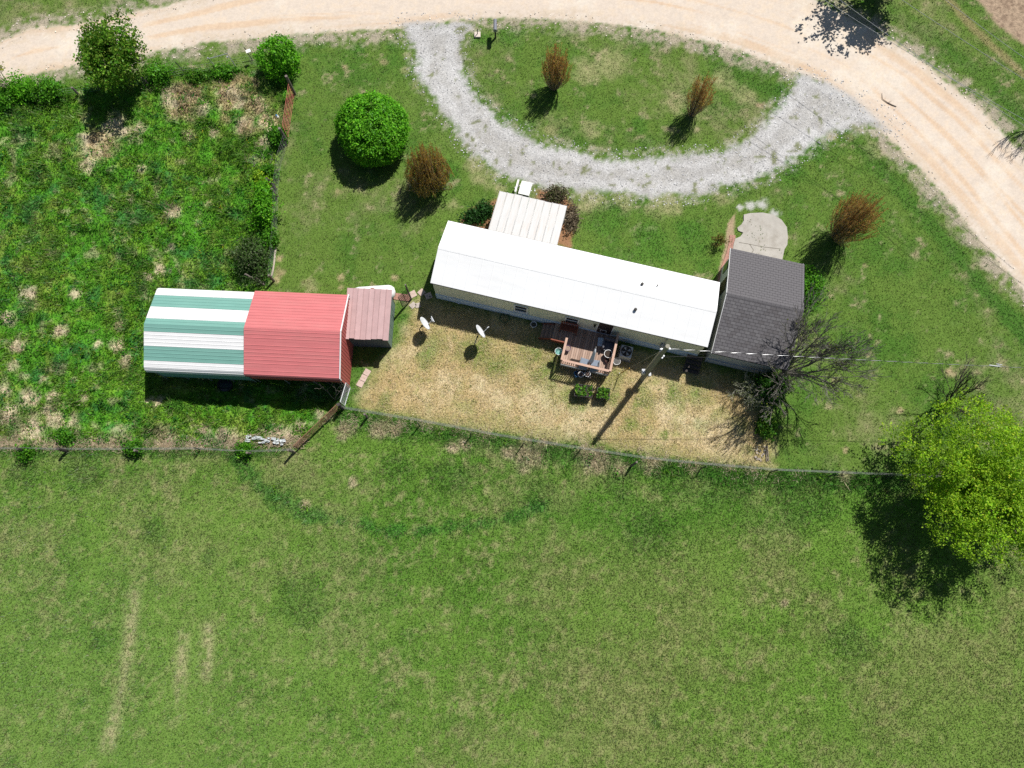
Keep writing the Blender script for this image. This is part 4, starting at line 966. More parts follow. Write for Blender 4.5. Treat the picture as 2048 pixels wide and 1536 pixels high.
gw = thing('guy_wire', 'slanting guy wire with yellow guard tube beside the pole', 'wire', an)
tp = PB + Vector((-0.1, 0.02, 7.2)) - an
MB().tube([(0, 0, 0), tp], 0.008, 5).build('strand', M_STEEL, gw)
MB().tube([(0, 0, 0.02), tp * 0.27], 0.03, 7).build('guard', mat('yellow_guard', (0.60, 0.33, 0.05), 0.5), gw)
MB().tube([(0, 0, -.05), (0.02, 0.02, 0.12)], 0.03, 6).build('anchor', M_STEEL, gw)
# road-side power lines in the top right corner
for (a, b, lab) in (((1640, -14), (1850, 114), 'nearest of the road-side power lines crossing the tree shadow'), ((1670, -16), (1850, 110), 'second of the road-side power lines crossing the tree shadow'), ((1790, -18), (2070, 160), 'power line crossing the verge strip at top right'), ((1880, -18), (2070, 118), 'outermost power line over the top right corner')):
    A = P(a[0], a[1], 8.2); B = P(b[0], b[1], 8.2); dd = (B - A)
    wire('power_line', lab, A - dd * 0.6, B + dd * 1.2, 0.35, 0.012, M_CABLE, 'power line', 'power lines along the road')

# ------------------------------------------------------------------ yard things
M_DISH = mat('dish_grey', (0.66, 0.68, 0.70), 0.45, var=0.04)
def sat_dish(label, basepx, dish_px, hz, lnb):
    B = P(*basepx); C = P(dish_px[0], dish_px[1], hz) - B
    t = thing('satellite_dish', label, 'satellite dish', B, 0, 'satellite dishes in the yard')
    MB().tube([(0, 0, 0), (0, 0, hz - 0.15), (C.x*.5, C.y*.5, hz - 0.02)], 0.035, 7).build('mast', M_TPOST, t)
    n = Vector((0.83, 0.42, 0.36)).normalized(); u = Vector((0, 0, 1)).cross(n).normalized(); w = n.cross(u)
    rw, rh_ = 0.48, 0.57; m = MB(); rings = 5; seg = 20; idx = []
    for side in (0, 1):
        m.v.append(tuple(C + n * (-0.02*side))); c0_ = len(m.v) - 1; prev = None
        for k in range(1, rings + 1):
            ring = []
            for j in range(seg):
                a = 2*math.pi*j/seg; f = k / rings
                p = C + u*(rw*f*math.cos(a)) + w*(rh_*f*math.sin(a)) + n*(0.11*f*f - 0.02*side); m.v.append(tuple(p)); ring.append(len(m.v) - 1)
            for j in range(seg):
                j2 = (j + 1) % seg
                if prev is None: m.f.append((c0_, ring[j], ring[j2]) if side == 0 else (c0_, ring[j2], ring[j]))
                else: m.f.append((prev[j], ring[j], ring[j2], prev[j2]) if side == 0 else (prev[j2], ring[j2], ring[j], prev[j]))
            prev = ring
        idx.append(prev)
    for j in range(seg): m.f.append((idx[0][j], idx[1][j], idx[1][(j+1) % seg], idx[0][(j+1) % seg]))
    m.build('reflector', M_DISH, t, smooth=True)
    tip = C + n*0.66 - w*0.12
    MB().tube([C - w*rh_*0.85 + n*0.05, tip], 0.018, 5).build('arm', M_DISH, t)
    l = MB()
    if lnb == 3:
        for k in (-1, 0, 1): l.tube([tip + u*(0.10*k), tip + u*(0.10*k) - n*0.10], 0.035, 8)
        l.beam(tip - u*0.22, tip + u*0.22, 0.04, 0.04)
    else: l.tube([tip + n*0.04, tip - n*0.10], 0.035, 8)
    l.build('receiver', M_DISH, t)
    MB().box((C.x*.6, C.y*.6, hz - 0.05), (0.1, 0.1, 0.16)).build('mount', M_TPOST, t)
sat_dish('satellite dish with triple receiver, nearest the pink-roofed shed', (843, 668), (848, 648), 1.25, 3)
sat_dish('satellite dish with single receiver, nearer the deck', (952, 700), (959, 664), 1.75, 1)

# mailbox and water meter by the road
mbx = thing('mailbox', 'dark mailbox on a post at the road edge', 'mailbox', P(991, 76))
MB().box((0, 0, 0.5), (0.12, 0.12, 1.0)).build('post', M_DARKWOOD, mbx)
bx = MB(); prof = [(-.13, 0), (.13, 0), (.13, .16)] + [(.13*math.cos(a), .16 + .13*math.sin(a)) for a in np.linspace(0.3, math.pi - .3, 6)] + [(-.13, .16)]
for yy in (0, 1): bx.v += [(x, -0.32 + 0.9*yy, 1.02 + z) for x, z in prof]
k = len(prof); bx.f += [tuple(range(k))[::-1], tuple(range(k, 2*k))] + [(i, (i+1) % k, k + (i+1) % k, k + i) for i in range(k)]
bb = bx.build('box', mat('mailbox_grey', (0.20, 0.21, 0.24), 0.4, metal=.2), mbx); MB().box((.145, 0.25, 1.22), (0.015, 0.06, 0.2)).build('flag', mat('red_flag', (0.5, 0.05, 0.04)), bb)
MB().box((0, -0.02, 1.0), (0.2, 0.55, 0.04)).build('shelf', M_DARKWOOD, mbx)
wm = thing('water_meter_cover', 'square pale meter cover with a short marker pipe near the mailbox', 'meter cover', P(955, 71))
MB().box((0, 0, 0.06), (0.46, 0.46, 0.16)).build('slab', mat('pale_cover', (0.58, 0.50, 0.44), 0.8, var=0.1), wm, bevel=0.015)
MB().tube([(0, 0.02, 0.1), (0.02, 0.05, 0.65)], 0.03, 7).build('pipe', mat('rust_pipe', (0.14, 0.075, 0.05), 0.8), wm)

# propane tank behind the shed
TP = P(752, 594)
tk = thing('propane_tank', 'white propane tank lying behind the pink-roofed shed', 'propane tank', TP, R(4))
prf = [(0.02, -1.45), (0.30, -1.38), (0.45, -1.2), (0.50, -1.0), (0.50, 1.0), (0.45, 1.2), (0.30, 1.38), (0.02, 1.45)]
tm = MB().lathe(prf, 20); tm.v = [(z, x, y + 0.72) for x, y, z in tm.v]; tm.build('tank', mat('tank_white', (0.80, 0.80, 0.79), 0.4, var=.04), tk, smooth=True)
MB().lathe([(0.19, 0), (0.19, 0.12), (0.12, 0.2), (0.01, 0.22)], 12, (0.0, 0, 1.18)).build('dome', mat('rust_dome', (0.30, 0.14, 0.10), 0.7), tk)
for s in (-1, 1): MB().box((s*0.8, 0, 0.12), (0.12, 0.8, 0.24)).build('foot', M_STEEL, tk)

# stepping stones and pavers
M_STONE = mat('pinkish_stone', (0.50, 0.385, 0.325), 0.85, var=0.14, scale=5); M_STONE2 = mat('grey_stone', (0.43, 0.37, 0.33), 0.85, var=0.14, scale=5)
for px, py, w, rz, lab in ((825, 589, .52, .5, 'stepping stone right at the garden gate'), (843, 585, .44, .75, 'stepping stone nearest the house corner'), (826, 611, .42, .75, 'square stepping stone below the gate'), (836, 611, .36, .2, 'small tan stepping stone beside the house shadow'), (857, 592, .45, .4, 'stepping stone in the shadow of the house end')):
    t = MB().box((0, 0, 0.02), (w, w*rnd.uniform(.85, 1), 0.07), rz).build('stepping_stone', M_STONE if py < 600 else M_STONE2, None, bevel=0.012); t.location = P(px, py); tag(t, lab, 'stepping stone', 'stepping stones by the garden gate')
wk = thing('brick_walk', 'short brick walk between shed and garden gate', 'path', P(800, 594), R(-8))
for i in range(7):
    for j in range(3): 
        o = link('brick', bm_[0], wk); o.scale = (0.95, 1.6, 1); o.location = ((i - 3)*0.205, (j - 1)*0.16, 0.03 + rnd.uniform(-.005, .005))
pv = thing('paver_strip', 'strip of three pink pavers beside the red barn', 'pavers', P(727, 756), R(-25))
for k in range(3): MB().box((0.02*k, 0.44*(k - 1), 0.025), (0.42, 0.415, 0.05), rnd.uniform(-.05, .05)).build('paver', M_STONE, pv, bevel=0.01)

# air conditioner
ac = thing('air_conditioner', 'grey outdoor air conditioner unit beside the deck', 'air conditioner', P(1249, 709), HF.a)
M_AC = mat('ac_grey', (0.52, 0.53, 0.53), 0.5, var=.05)
MB().box((0, 0, 0.05), (0.95, 0.95, 0.10)).build('pad', M_CONC, ac)
MB().box((0, 0, 0.45), (0.80, 0.80, 0.70)).build('case', M_AC, ac, bevel=0.04)
MB().lathe([(0.35, 0.0), (0.35, 0.015), (0.02, 0.015)], 24, (0, 0, 0.80)).build('fan_well', M_DARKTRIM, ac)
fb = MB()
for k in range(4):
    a = k*math.pi/2 + .5; c_, s_ = math.cos(a), math.sin(a)
    fb.poly([(0.05*c_, 0.05*s_, .825), (0.30*math.cos(a - .3), 0.30*math.sin(a - .3), .82), (0.30*math.cos(a + .35), 0.30*math.sin(a + .35), .835)])
fb.build('fan_blades', M_AC, ac); gr_ = MB()
for rr in (0.12, 0.2, 0.28, 0.35): gr_.tube([(rr*math.cos(a), rr*math.sin(a), 0.845) for a in np.linspace(0, 2*math.pi, 25)], 0.004, 4, cap=False)
gr_.build('grille', M_DARKTRIM, ac)

def at_deck(px, py, z): return HF.w(*HF.l(px, py, z))
M_POT = {k: mat('pot_' + k, v, 0.5, var=.06) for k, v in dict(purple=(.10, .05, .16), black=(.03, .028, .03), red=(.18, .035, .03), teal=(.16, .36, .32), white=(.70, .69, .66), blue=(.07, .25, .50), green=(.05, .12, .05)).items()}
M_SOILP = mat('potting_soil', (0.045, 0.032, 0.025), 0.95, var=.3, scale=20)
def pot(name, label, px, py, z, r, h, m, fill=None, rim=None, group=None):
    t = thing(name, label, 'pot', P(px, py, z), 0, group)
    MB().lathe([(r*.75, 0), (r, h), (r*1.08, h), (r*1.08, h - .03), (r*.95, h - .035), (r*.9, h*.82)], 18, close=True).build('body', m, t)
    if rim: MB().tube([(r*1.06*math.cos(a), r*1.06*math.sin(a), h) for a in np.linspace(0, 2*math.pi, 25)], 0.02, 6, cap=False).build('rim', rim, t)
    MB().lathe([(r*.92, h*.86), (r*.5, h*.9), (0.001, h*.88)], 14).build('soil', fill or M_SOILP, t)
    return t
pot('flower_pot', 'purple pot with dry soil by the west deck rail', 1135, 699, DZ, .19, .35, M_POT['purple'], mat('dry_soil', (.30, .22, .17), .9, var=.3, scale=20), group='pots on the deck')
pot('flower_pot', 'large black pot with pale rim on the east side of the deck', 1215, 711, DZ, .25, .42, M_POT['black'], rim=M_TRIM, group='pots on the deck')
pot('flower_pot', 'small red pot in the south-east deck corner', 1213.5, 722, DZ, .14, .26, M_POT['red'], group='pots on the deck')
for px, py, r, lab in ((1161, 751, .17, 'smaller of two white-rimmed pots below the deck rail'), (1174, 750, .18, 'bigger of two white-rimmed pots below the deck rail')):
    pot('flower_pot', lab, px, py, 0.45, r, .3, M_POT['black'], mat('brown_soil', (.14, .10, .085), .9), rim=M_TRIM, group='white-rimmed pots in front of the deck').location.z = 0.45
st_ = thing('pot_stand', 'low dark stand carrying the white-rimmed pots', 'stand', P(1168, 752))
sb_ = HF.a
MB().box((0, 0, 0.43), (0.9, 0.36, 0.04), sb_).build('shelf', M_DARKWOOD, st_)
for sx in (-.4, .4):
    for sy in (-.14, .14): MB().box((sx*math.cos(sb_) - sy*math.sin(sb_), sx*math.sin(sb_) + sy*math.cos(sb_), 0.205), (0.05, 0.05, 0.41)).build('leg', M_DARKWOOD, st_)
bt = thing('blue_crate', 'bright blue plastic crate in the shade in front of the deck', 'crate', P(1154.5, 749), 0.3)
for s in (-1, 1):
    MB().box((s*.19, 0, .16), (.02, .36, .3)).build('side', M_POT['blue'], bt); MB().box((0, s*.18, .16), (.36, .02, .3)).build('side', M_POT['blue'], bt)
MB().box((0, 0, 0.03), (.36, .34, .02)).build('bottom', M_POT['blue'], bt)
# hanging basket on a hook pole
hp = P(1113, 709)
hk = thing('hook_pole', 'thin hook pole holding a teal basket west of the deck', 'pole', hp)
tp2 = P(1117, 703, 1.15) - hp
MB().tube([(0, 0, 0), (0, 0, 1.75), (tp2.x*.4, tp2.y*.4, 1.9), (tp2.x, tp2.y, 1.8), (tp2.x, tp2.y, 1.5)], 0.014, 5).build('rod', M_STEEL, hk)
bk = thing('hanging_basket', 'round teal basket hanging on the hook pole', 'basket', hp + Vector((tp2.x, tp2.y, 1.0)))
MB().lathe([(0.08, 0), (0.17, 0.06), (0.22, 0.2), (0.24, 0.2), (0.22, 0.17), (0.1, 0.06)], 18, close=True).build('bowl', M_POT['teal'], bk)
MB().tube([(0.235*math.cos(a), 0.235*math.sin(a), 0.2) for a in np.linspace(0, 2*math.pi, 21)], 0.015, 5, cap=False).build('rim', M_TRIM, bk)
for k in range(3): MB().tube([(0.23*math.cos(k*2.1), 0.23*math.sin(k*2.1), 0.2), (0, 0, 0.52)], 0.006, 4).build('chain', M_STEEL, bk)

# doormat, armchair, chairs, umbrella, bench on the deck
dm_ = MB().box((0, 0, 0.012), (0.36, 0.58, 0.02), HF.a + .12).build('doormat', mat('blue_grey_mat', (0.62, 0.74, 0.84), 0.9, var=.08, scale=20)); dm_.location = P(1201, 684, DZ); tag(dm_, 'pale blue mat on the deck before the back door', 'mat')
ch = thing('armchair', 'dark wicker armchair with a pale front edge on the deck', 'armchair', P(1216, 694, DZ), HF.a + math.pi)
M_WICK = mat('dark_wicker', (0.10, 0.095, 0.11), 0.7, var=.3, scale=40)
MB().box((0, 0.02, 0.32), (0.56, 0.56, 0.14)).build('seat', mat('dark_cushion', (0.12, 0.115, 0.13), .9), ch, bevel=.03)
MB().box((0, -0.30, 0.48), (0.78, 0.12, 0.86)).build('backrest', M_WICK, ch, bevel=.03)
for s in (-1, 1): MB().box((s*.34, 0.03, 0.32), (0.12, 0.56, 0.58)).build('arm', M_WICK, ch, bevel=.03)
MB().box((0, 0.33, 0.30), (0.50, 0.05, 0.06)).build('front_edge', M_TRIM, ch, bevel=.01)
for sx in (-.33, .33):
    for sy in (-.3, .27): MB().box((sx, sy, 0.06), (0.06, 0.06, 0.12)).build('leg', M_WICK, ch)
M_SLING = mat('grey_sling', (0.20, 0.235, 0.29), 0.8, var=.06); M_CFR = mat('chair_frame_grey', (0.13, 0.14, 0.15), .5)
def patio_chair(label, px, py, rz):
    t = thing('patio_chair', label, 'chair', P(px, py, DZ), HF.a + rz, 'grey patio chairs on the deck')
    MB().box((0, 0.05, 0.42), (0.50, 0.50, 0.03)).build('seat', M_SLING, t, bevel=.012)
    mb = MB().box((0, 0, 0), (0.52, 0.03, 0.52), mtx=Matrix.Rotation(R(-28), 3, 'X')); mb.v = [(x, y - 0.33, z + 0.66) for x, y, z in mb.v]; mb.build('backrest', M_SLING, t, bevel=.012)
    for s in (-1, 1):
        MB().tube([(s*.27, .3, 0), (s*.27, .28, .42), (s*.27, -.18, .42), (s*.27, -.45, .9)], .018, 6).build('side_frame', M_CFR, t)
        MB().tube([(s*.27, -.32, 0), (s*.27, -.12, .42)], .018, 6).build('leg', M_CFR, t)
        MB().box((s*.28, .05, .62), (.05, .45, .03)).build('armrest', M_CFR, t)
patio_chair('grey patio chair left of the folded umbrella', 1167, 729, -.05)
patio_chair('grey patio chair right of the folded umbrella', 1188, 732, .08)
UB = P(1173, 737, DZ)
um = thing('patio_umbrella', 'folded pale grey umbrella tilted over the deck', 'umbrella', UB, HF.a)
tipv = Vector((0.18, 0.85, 2.25))
MB().tube([(0, 0, 0), tipv], 0.022, 7).build('pole', M_DARKTRIM, um)
cl = MB(); 
for k in range(9):
    t = k / 8
pts_ = [tipv*0.30 + Vector((.06, 0, 0)), tipv*0.42 + Vector((.09, 0, 0)), tipv*0.6 + Vector((.07, 0, 0)), tipv*0.8 + Vector((.045, 0, 0)), tipv*0.97]
cl.tube(pts_, [0.13, 0.15, 0.12, 0.09, 0.03], 9).build('canopy', mat('pale_canopy', (0.60, 0.62, 0.66), .8, var=.12, scale=8), um, smooth=True)
MB().lathe([(0.24, 0), (0.24, .05), (.05, .09), (.03, .3)], 14).build('base', M_DARKTRIM, um)
MB().tube([tipv*.97, tipv*1.03], .02, 6).build('finial', M_STEEL, um)
bl = HF.l(1138, 663, DZ)
bn = HF.thing('bench', 'reddish brown slatted wooden bench against the house wall', 'bench', bl.x - .05, -wl_y - 0.42, DZ)
for k in range(4): MB().box((0, -.12 + .1*k, .42), (1.15, .085, .03)).build('seat_slat', M_REDWOOD, bn)
for k in range(9): MB().box((-.5 + .125*k, .24, .68), (.06, .025, .44)).build('back_slat', M_REDWOOD, bn)
MB().box((0, .24, .93), (1.2, .05, .08)).build('top_rail', M_REDWOOD, bn); MB().box((0, .24, .46), (1.2, .045, .06)).build('lower_rail', M_REDWOOD, bn)
for sx in (-.56, .56):
    for sy in (-.18, .24): MB().box((sx, sy, .2), (.06, .06, .4)).build('leg', M_REDWOOD, bn)
    MB().box((sx, .02, .64), (.06, .46, .04)).build('armrest', M_REDWOOD, bn)
wt = thing('rail_planter', 'long narrow planter hanging at the south deck rail', 'planter', P(1150, 722, DZ), HF.a)
MB().box((0, 0, .10), (.62, .14, .16)).build('trough', M_DARKWOOD, wt); MB().box((0, 0, .185), (.58, .10, .02)).build('soil', M_SOILP, wt)
tb = thing('wire_plant_stand', 'round wire plant stand just east of the deck', 'plant stand', P(1231, 727))
for z, r in ((.62, .24), (.3, .17)): MB().tube([(r*math.cos(a), r*math.sin(a), z) for a in np.linspace(0, 2*math.pi, 21)], .012, 5, cap=False).build('ring', M_TRIM, tb)
for k in range(3): MB().tube([(.24*math.cos(k*2.1), .24*math.sin(k*2.1), .62), (.14*math.cos(k*2.1), .14*math.sin(k*2.1), .3), (.26*math.cos(k*2.1), .26*math.sin(k*2.1), 0)], .012, 5).build('leg', M_STEEL, tb)
tp_ = MB()
for k in range(-3, 4): tp_.tube([(-math.sqrt(.0576 - (k*.07)**2), k*.07, .622), (math.sqrt(.0576 - (k*.07)**2), k*.07, .622)], .006, 4)
tp_.build('grid_top', M_TRIM, tb)
pot('bucket', 'white bucket standing at the skirting in the house shadow', 1067, 652, 0, .19, .36, M_POT['white'], M_GLASS, rim=M_TRIM)['category'] = 'bucket'
hr = thing('hose_coil', 'coiled garden hose on the ground against the house skirting', 'hose', P(1009, 637))
hpts = [(math.cos(a)*(.26 + .006*a), math.sin(a)*(.26 + .006*a), .03 + .012*a) for a in np.linspace(0, 20, 90)]
MB().tube(hpts, .016, 5).build('hose', M_POT['green'], hr); MB().tube([hpts[-1], (.5, .3, .2), (.7, .45, .6)], .016, 5).build('hose_end', M_POT['green'], hr)
# raised planters
def planter(label, px, py, w, d, cells, rz):
    t = thing('raised_planter', label, 'planter', P(px, py), rz, 'black raised planters in front of the deck')
    for s in (-1, 1):
        MB().box((s*w/2, 0, .55), (.03, d, .38)).build('side', M_POT['black'], t); MB().box((0, s*d/2, .55), (w, .03, .38)).build('side', M_POT['black'], t)
        for s2 in (-1, 1): MB().box((s*(w/2 - .04), s2*(d/2 - .04), .18), (.05, .05, .36)).build('leg', M_POT['black'], t)
    MB().box((0, 0, .62), (w - .03, d - .03, .1)).build('soil', M_SOILP, t)
    for k in range(1, cells): MB().box((-w/2 + w*k/cells, 0, .6), (.025, d - .03, .3)).build('divider', M_POT['black'], t)
    return t
pl1 = planter('three-bay black raised planter with seedlings', 1165, 786, 1.15, .78, 3, HF.a + .15)
pl2 = planter('two-bay black raised planter with leafy greens', 1204, 791, .82, .72, 2, HF.a + .15)
# wooden back steps, water trough, stick, scrap, rubble
bs = HF.thing('back_steps', 'dark wooden steps at the east end of the house back wall', 'steps', HF.l(1384, 726).x, -wl_y - .5)
for k in range(4): MB().box((0, .26 - .26*k, .72 - .18*k), (1.0, .25, .04)).build('tread', M_DARKWOOD, bs)
for s in (-1, 1): MB().beam((s*.48, .4, .66), (s*.48, -.62, .05), .05, .2).build('stringer', M_DARKWOOD, bs)
tr = thing('stock_trough', 'round black stock trough in the shadow of the striped barn', 'trough', P(455, 772))
MB().lathe([(.40, 0), (.45, .5), (.48, .5), (.46, .46), (.40, .1), (.001, .08)], 22, close=True).build('tub', M_POT['black'], tr); MB().lathe([(.44, .36), (.001, .361)], 22).build('water', M_GLASS, tr)
sk = thing('fallen_branch', 'crooked fallen stick lying on the dirt road', 'stick', P(1775, 200))
w_ = [P(a, b, .04) - P(1775, 200) for a, b in ((1764, 186), (1765, 198), (1775, 205), (1785, 210), (1793, 213))]
MB().tube(w_, [.012, .02, .03, .035, .025], 5).build('stem', M_OLDWOOD, sk); MB().tube([w_[2], w_[2] + Vector((.3, .1, .05))], [.015, .006], 4).build('twig', M_OLDWOOD, sk)
sc_ = thing('scrap_heap', 'crumpled white sheeting on a heap of dry cuttings by the field fence', 'scrap', P(540, 884))
M_SHEETW = mat('crumpled_white', (0.52, 0.55, 0.55), .6, var=.1)
for k in range(22):
    t = rnd.random(); p = P(494 + 84*t, 876 + 8*t + rnd.uniform(-7, 7)) - P(540, 884)
    m = MB(); a = rnd.uniform(-.5, .5); w, l_ = rnd.uniform(.12, .34), rnd.uniform(.10, .26)
    n_ = 5; g = [[(p.x + math.cos(a)*(i/n_ - .5)*w*1.6 - math.sin(a)*(j/n_ - .5)*l_, p.y + math.sin(a)*(i/n_ - .5)*w + math.cos(a)*(j/n_ - .5)*l_, .22 + .12*rnd.random()) for j in range(n_)] for i in range(n_)]
    for i in range(n_ - 1):
        for j in range(n_ - 1): m.poly([g[i][j], g[i+1][j], g[i+1][j+1], g[i][j+1]])
    m.build('sheet', M_SHEETW, sc_)
M_STRAWW = mat('straw_stalks', (0.42, 0.33, 0.23), .95, var=.25)
hm = MB()
for k in range(420):
    t = rnd.random(); p = P(470 + 140*t, 878 + 6*math.sin(t*3) + rnd.gauss(0, 7)) - P(540, 884); a = rnd.uniform(0, 6.3); l_ = rnd.uniform(.2, .7)
    hm.tube([(p.x, p.y, rnd.uniform(.0, .16)), (p.x + math.cos(a)*l_, p.y + math.sin(a)*l_*.6, rnd.uniform(.05, .25))], .012, 3, cap=False)
hm.build('cuttings', M_STRAWW, sc_)
o = thing('white_jug', 'small white jug beside the red gate', 'jug', P(556, 236)); MB().lathe([(.10, 0), (.13, .06), (.13, .2), (.05, .29), (.05, .34)], 12, close=True).build('body', M_TRIM, o); MB().lathe([(.055, .34), (.055, .37), (.001, .38)], 10).build('cap', M_POT['blue'], o)
lg = MB()
bpx = [(552, 485), (551, 500), (549, 520), (546, 540), (543, 552)]
wl_ = [P(a, b, .09) - P(548, 520) for a, b in bpx]
lo = thing('fence_timber', 'pale weathered timber lying along the foot of the west lawn fence', 'timber', P(548, 520))
for k in range(4): MB().tube([wl_[k], wl_[k+1]], [.07, .065], 7).build('log', mat('bleached_wood', (0.42, 0.37, 0.30)), lo)
lp = thing('leaning_post', 'grey wooden post leaning out of the bush behind the red barn', 'post', P(530, 570))
MB().tube([(0, 0, 0), P(490, 548, 1.3) - P(530, 570)], [.08, .07], 8).build('shaft', M_OLDWOOD, lp); MB().tube([(0.1, 0.1, 0), (-.4, .25, .75)], .03, 6).build('brace', M_OLDWOOD, lp)
rb2 = thing('rubble_patch', 'small patch of broken boards and rubble at the yard corner', 'rubble', P(1523, 908))
MB().box((.28, 0, .06), (.06, 1.0, .05)).build('board', M_OLDWOOD, rb2); MB().box((.40, .05, .06), (.06, 1.0, .05)).build('board', M_OLDWOOD, rb2)
for k in range(24):
    s = rnd.uniform(.05, .14); MB().box((rnd.uniform(-.45, .2), rnd.uniform(-.45, .5), s*.3), (s, s*.8, s*.6), rnd.uniform(0, 3)).build('stone', M_STONE2 if k % 2 else M_CONC, rb2)
# ------------------------------------------------------------------ trees, shrubs and weeds
M_LEAF = leafmat('leaf', 0.48, gloss=0.008)
M_BARK = mat('bark', (0.10, 0.082, 0.065), 0.95, var=0.3, scale=10)
M_BARKG = mat('grey_bark', (0.155, 0.14, 0.125), 0.95, var=0.35, scale=10, stain=(0.25, 0.27, 0.20), stain_amt=.6, stain_scale=4)
M_TWIGP = mat('pale_twig', (0.26, 0.225, 0.195), 0.95, var=0.3, scale=10)
M_TWIGD = mat('dark_twig', (0.055, 0.045, 0.04), 0.95, var=0.3, scale=10)
def unit(v): return v / (np.linalg.norm(v, axis=1, keepdims=True) + 1e-9)
def leaf_mesh(name, C, size, cols, up=0.5, elong=1.6, out=None, m=None, along=None):
    N = len(C); n = rng.normal(size=(N, 3)); n[:, 2] += up * 2
    if out is not None: n += out * 1.2
    n = unit(n); t = unit(np.cross(n, rng.normal(size=(N, 3)))) if along is None else unit(along + rng.normal(0, .25, (N, 3))); b = unit(np.cross(n, t))
    s = (size * rng.uniform(0.6, 1.35, N))[:, None]
    v = np.empty((N, 4, 3), np.float32)
    v[:, 0] = C - t * s * elong / 2; v[:, 2] = C + t * s * elong / 2
    v[:, 1] = C + b * s / 2 + n * s * 0.12; v[:, 3] = C - b * s / 2 + n * s * 0.12
    return np_mesh(name, v.reshape(-1, 3), 4, np.repeat(np.clip(cols * 1.18, .003, .7), 4, 0), m or M_LEAF)
def palette(N, cols, jit=0.22):
    c = np.array(cols); k = rng.integers(0, len(c), N); w = rng.random((N, 1)) * 0.6
    return (c[k] * (1 - w) + c[rng.integers(0, len(c), N)] * w) * np.exp(rng.normal(0, jit, (N, 1)))
def grow(mb, p, d, L, r, depth, tips, rs, spread=0.6, up=0.12, kids=3, wob=0.18, shrink=0.68, minr=0.006, sides=5):
    pts = [p]; q = p.copy(); dd = d.copy(); n = 4
    for k in range(n):
        dd = (dd + Vector((rs.uniform(-wob, wob), rs.uniform(-wob, wob), rs.uniform(-wob, wob) + up * 0.5))).normalized(); q = q + dd * (L / n); pts.append(q.copy())
    r1 = max(minr, r * 0.6); rad = [r + (r1 - r) * k / n for k in range(n + 1)]
    mb.tube(pts, rad, max(3, sides - (0 if depth > 2 else 1 if depth > 0 else 2)), cap=False)
    if depth == 0:
        tips.append((pts[-1], dd)); tips.append((pts[2], dd)); return
    for k in range(kids):
        i = rs.choice((2, 3, 4)) if k < kids - 1 else 4
        ax = Vector((rs.gauss(0, 1), rs.gauss(0, 1), rs.gauss(0, 1) * .6)); nd = (dd + ax.normalized() * spread * rs.uniform(.5, 1.3)).normalized()
        grow(mb, pts[i], nd, L * shrink * rs.uniform(.75, 1.15), r1 * (0.8 if i < 4 else 0.95), depth - 1, tips, rs, spread, up, kids, wob, shrink, minr, sides)

def bumpy(N, rs_, amp=0.18):                           # uneven ball of directions: lobes and hollows
    d = unit(rs_.normal(size=(N, 3))); k = rs_.normal(size=(5, 3)) * 2.2; ph = rs_.uniform(0, 6.3, 5); f = np.ones(N)
    for i in range(5): f += amp * np.sin(d @ k[i] + ph[i]) / 2
    return d, f
def leafy(name, label, cat, px, py, rx, ry, h, z0, cols, nclump, per, leaf, clump=0.16, shell=0.75, stem_m=None, group=None, flat=0.0, amp=0.2, stems=6, up=0.4, elong=1.6, seed=0, lean=(0, 0)):
    """a leafy shrub or crown: many small leaves in clumps over an uneven ball, stems inside"""
    B = P(px, py); t = thing(name, label, cat, B, 0, group); rs_ = np.random.default_rng(seed + int(px)); rs = random.Random(seed + int(px))
    hz = (h - z0) / 2; zc = z0 + hz
    d, f = bumpy(nclump, rs_, amp); rad = rs_.uniform(shell, 1.0, nclump) ** 0.7 * f
    inner = rs_.random(nclump) < 0.22; rad[inner] *= rs_.uniform(.3, .8, inner.sum())
    C = d * rad[:, None] * np.array([rx, ry, hz]); C[:, 2] += zc; C[:, :2] += np.array(lean)[None] * (C[:, 2:3] / h)
    C[:, 2] = np.maximum(C[:, 2], 0.06)
    tone = np.exp(rs_.normal(0, .22, nclump)) * (1.0 + 0.0 * d[:, 2])
    idx = np.repeat(np.arange(nclump), per); N = len(idx)
    pos = C[idx] + rs_.normal(0, clump, (N, 3)); pos[:, 2] = np.maximum(pos[:, 2], 0.03)
    col = palette(N, cols, .15) * tone[idx][:, None]
    link('crown', leaf_mesh('crown', pos, np.full(N, leaf), col, up, elong, d[idx]), t)
    mb = MB()
    for k in range(stems):
        a = rs.uniform(0, 6.3); e = rs.uniform(.2, .75); rr = max(.012, rx * .02)
        mb.tube([(math.cos(a)*rx*.08, math.sin(a)*ry*.08, -0.02), (math.cos(a)*rx*e*.5 + lean[0]*.4, math.sin(a)*ry*e*.5 + lean[1]*.4, h*.45), (math.cos(a)*rx*e + lean[0]*.8, math.sin(a)*ry*e + lean[1]*.8, h*.82)], [rr*1.6, rr, rr*.4], 5, cap=False)
    mb.build('trunk' if cat == 'tree' else 'stems', stem_m or M_BARK, t)
    return t
G_BRIGHT = [(.125, .36, .016), (.09, .30, .014), (.17, .42, .026), (.065, .24, .014)]
G_DARK = [(.055, .17, .014), (.036, .13, .014), (.085, .21, .018), (.13, .24, .025)]
G_YEL = [(.25, .41, .018), (.19, .36, .016), (.30, .45, .03), (.13, .29, .014)]
G_MID = [(.065, .22, .014), (.11, .28, .018), (.05, .17, .014)]
leafy('round_bush', 'large ball-shaped bright green bush on the lawn', 'bush', 753, 282, 2.35, 2.4, 3.3, 0.0, G_BRIGHT, 1700, 24, .095, .12, .88, amp=.09, stems=9, up=.5)
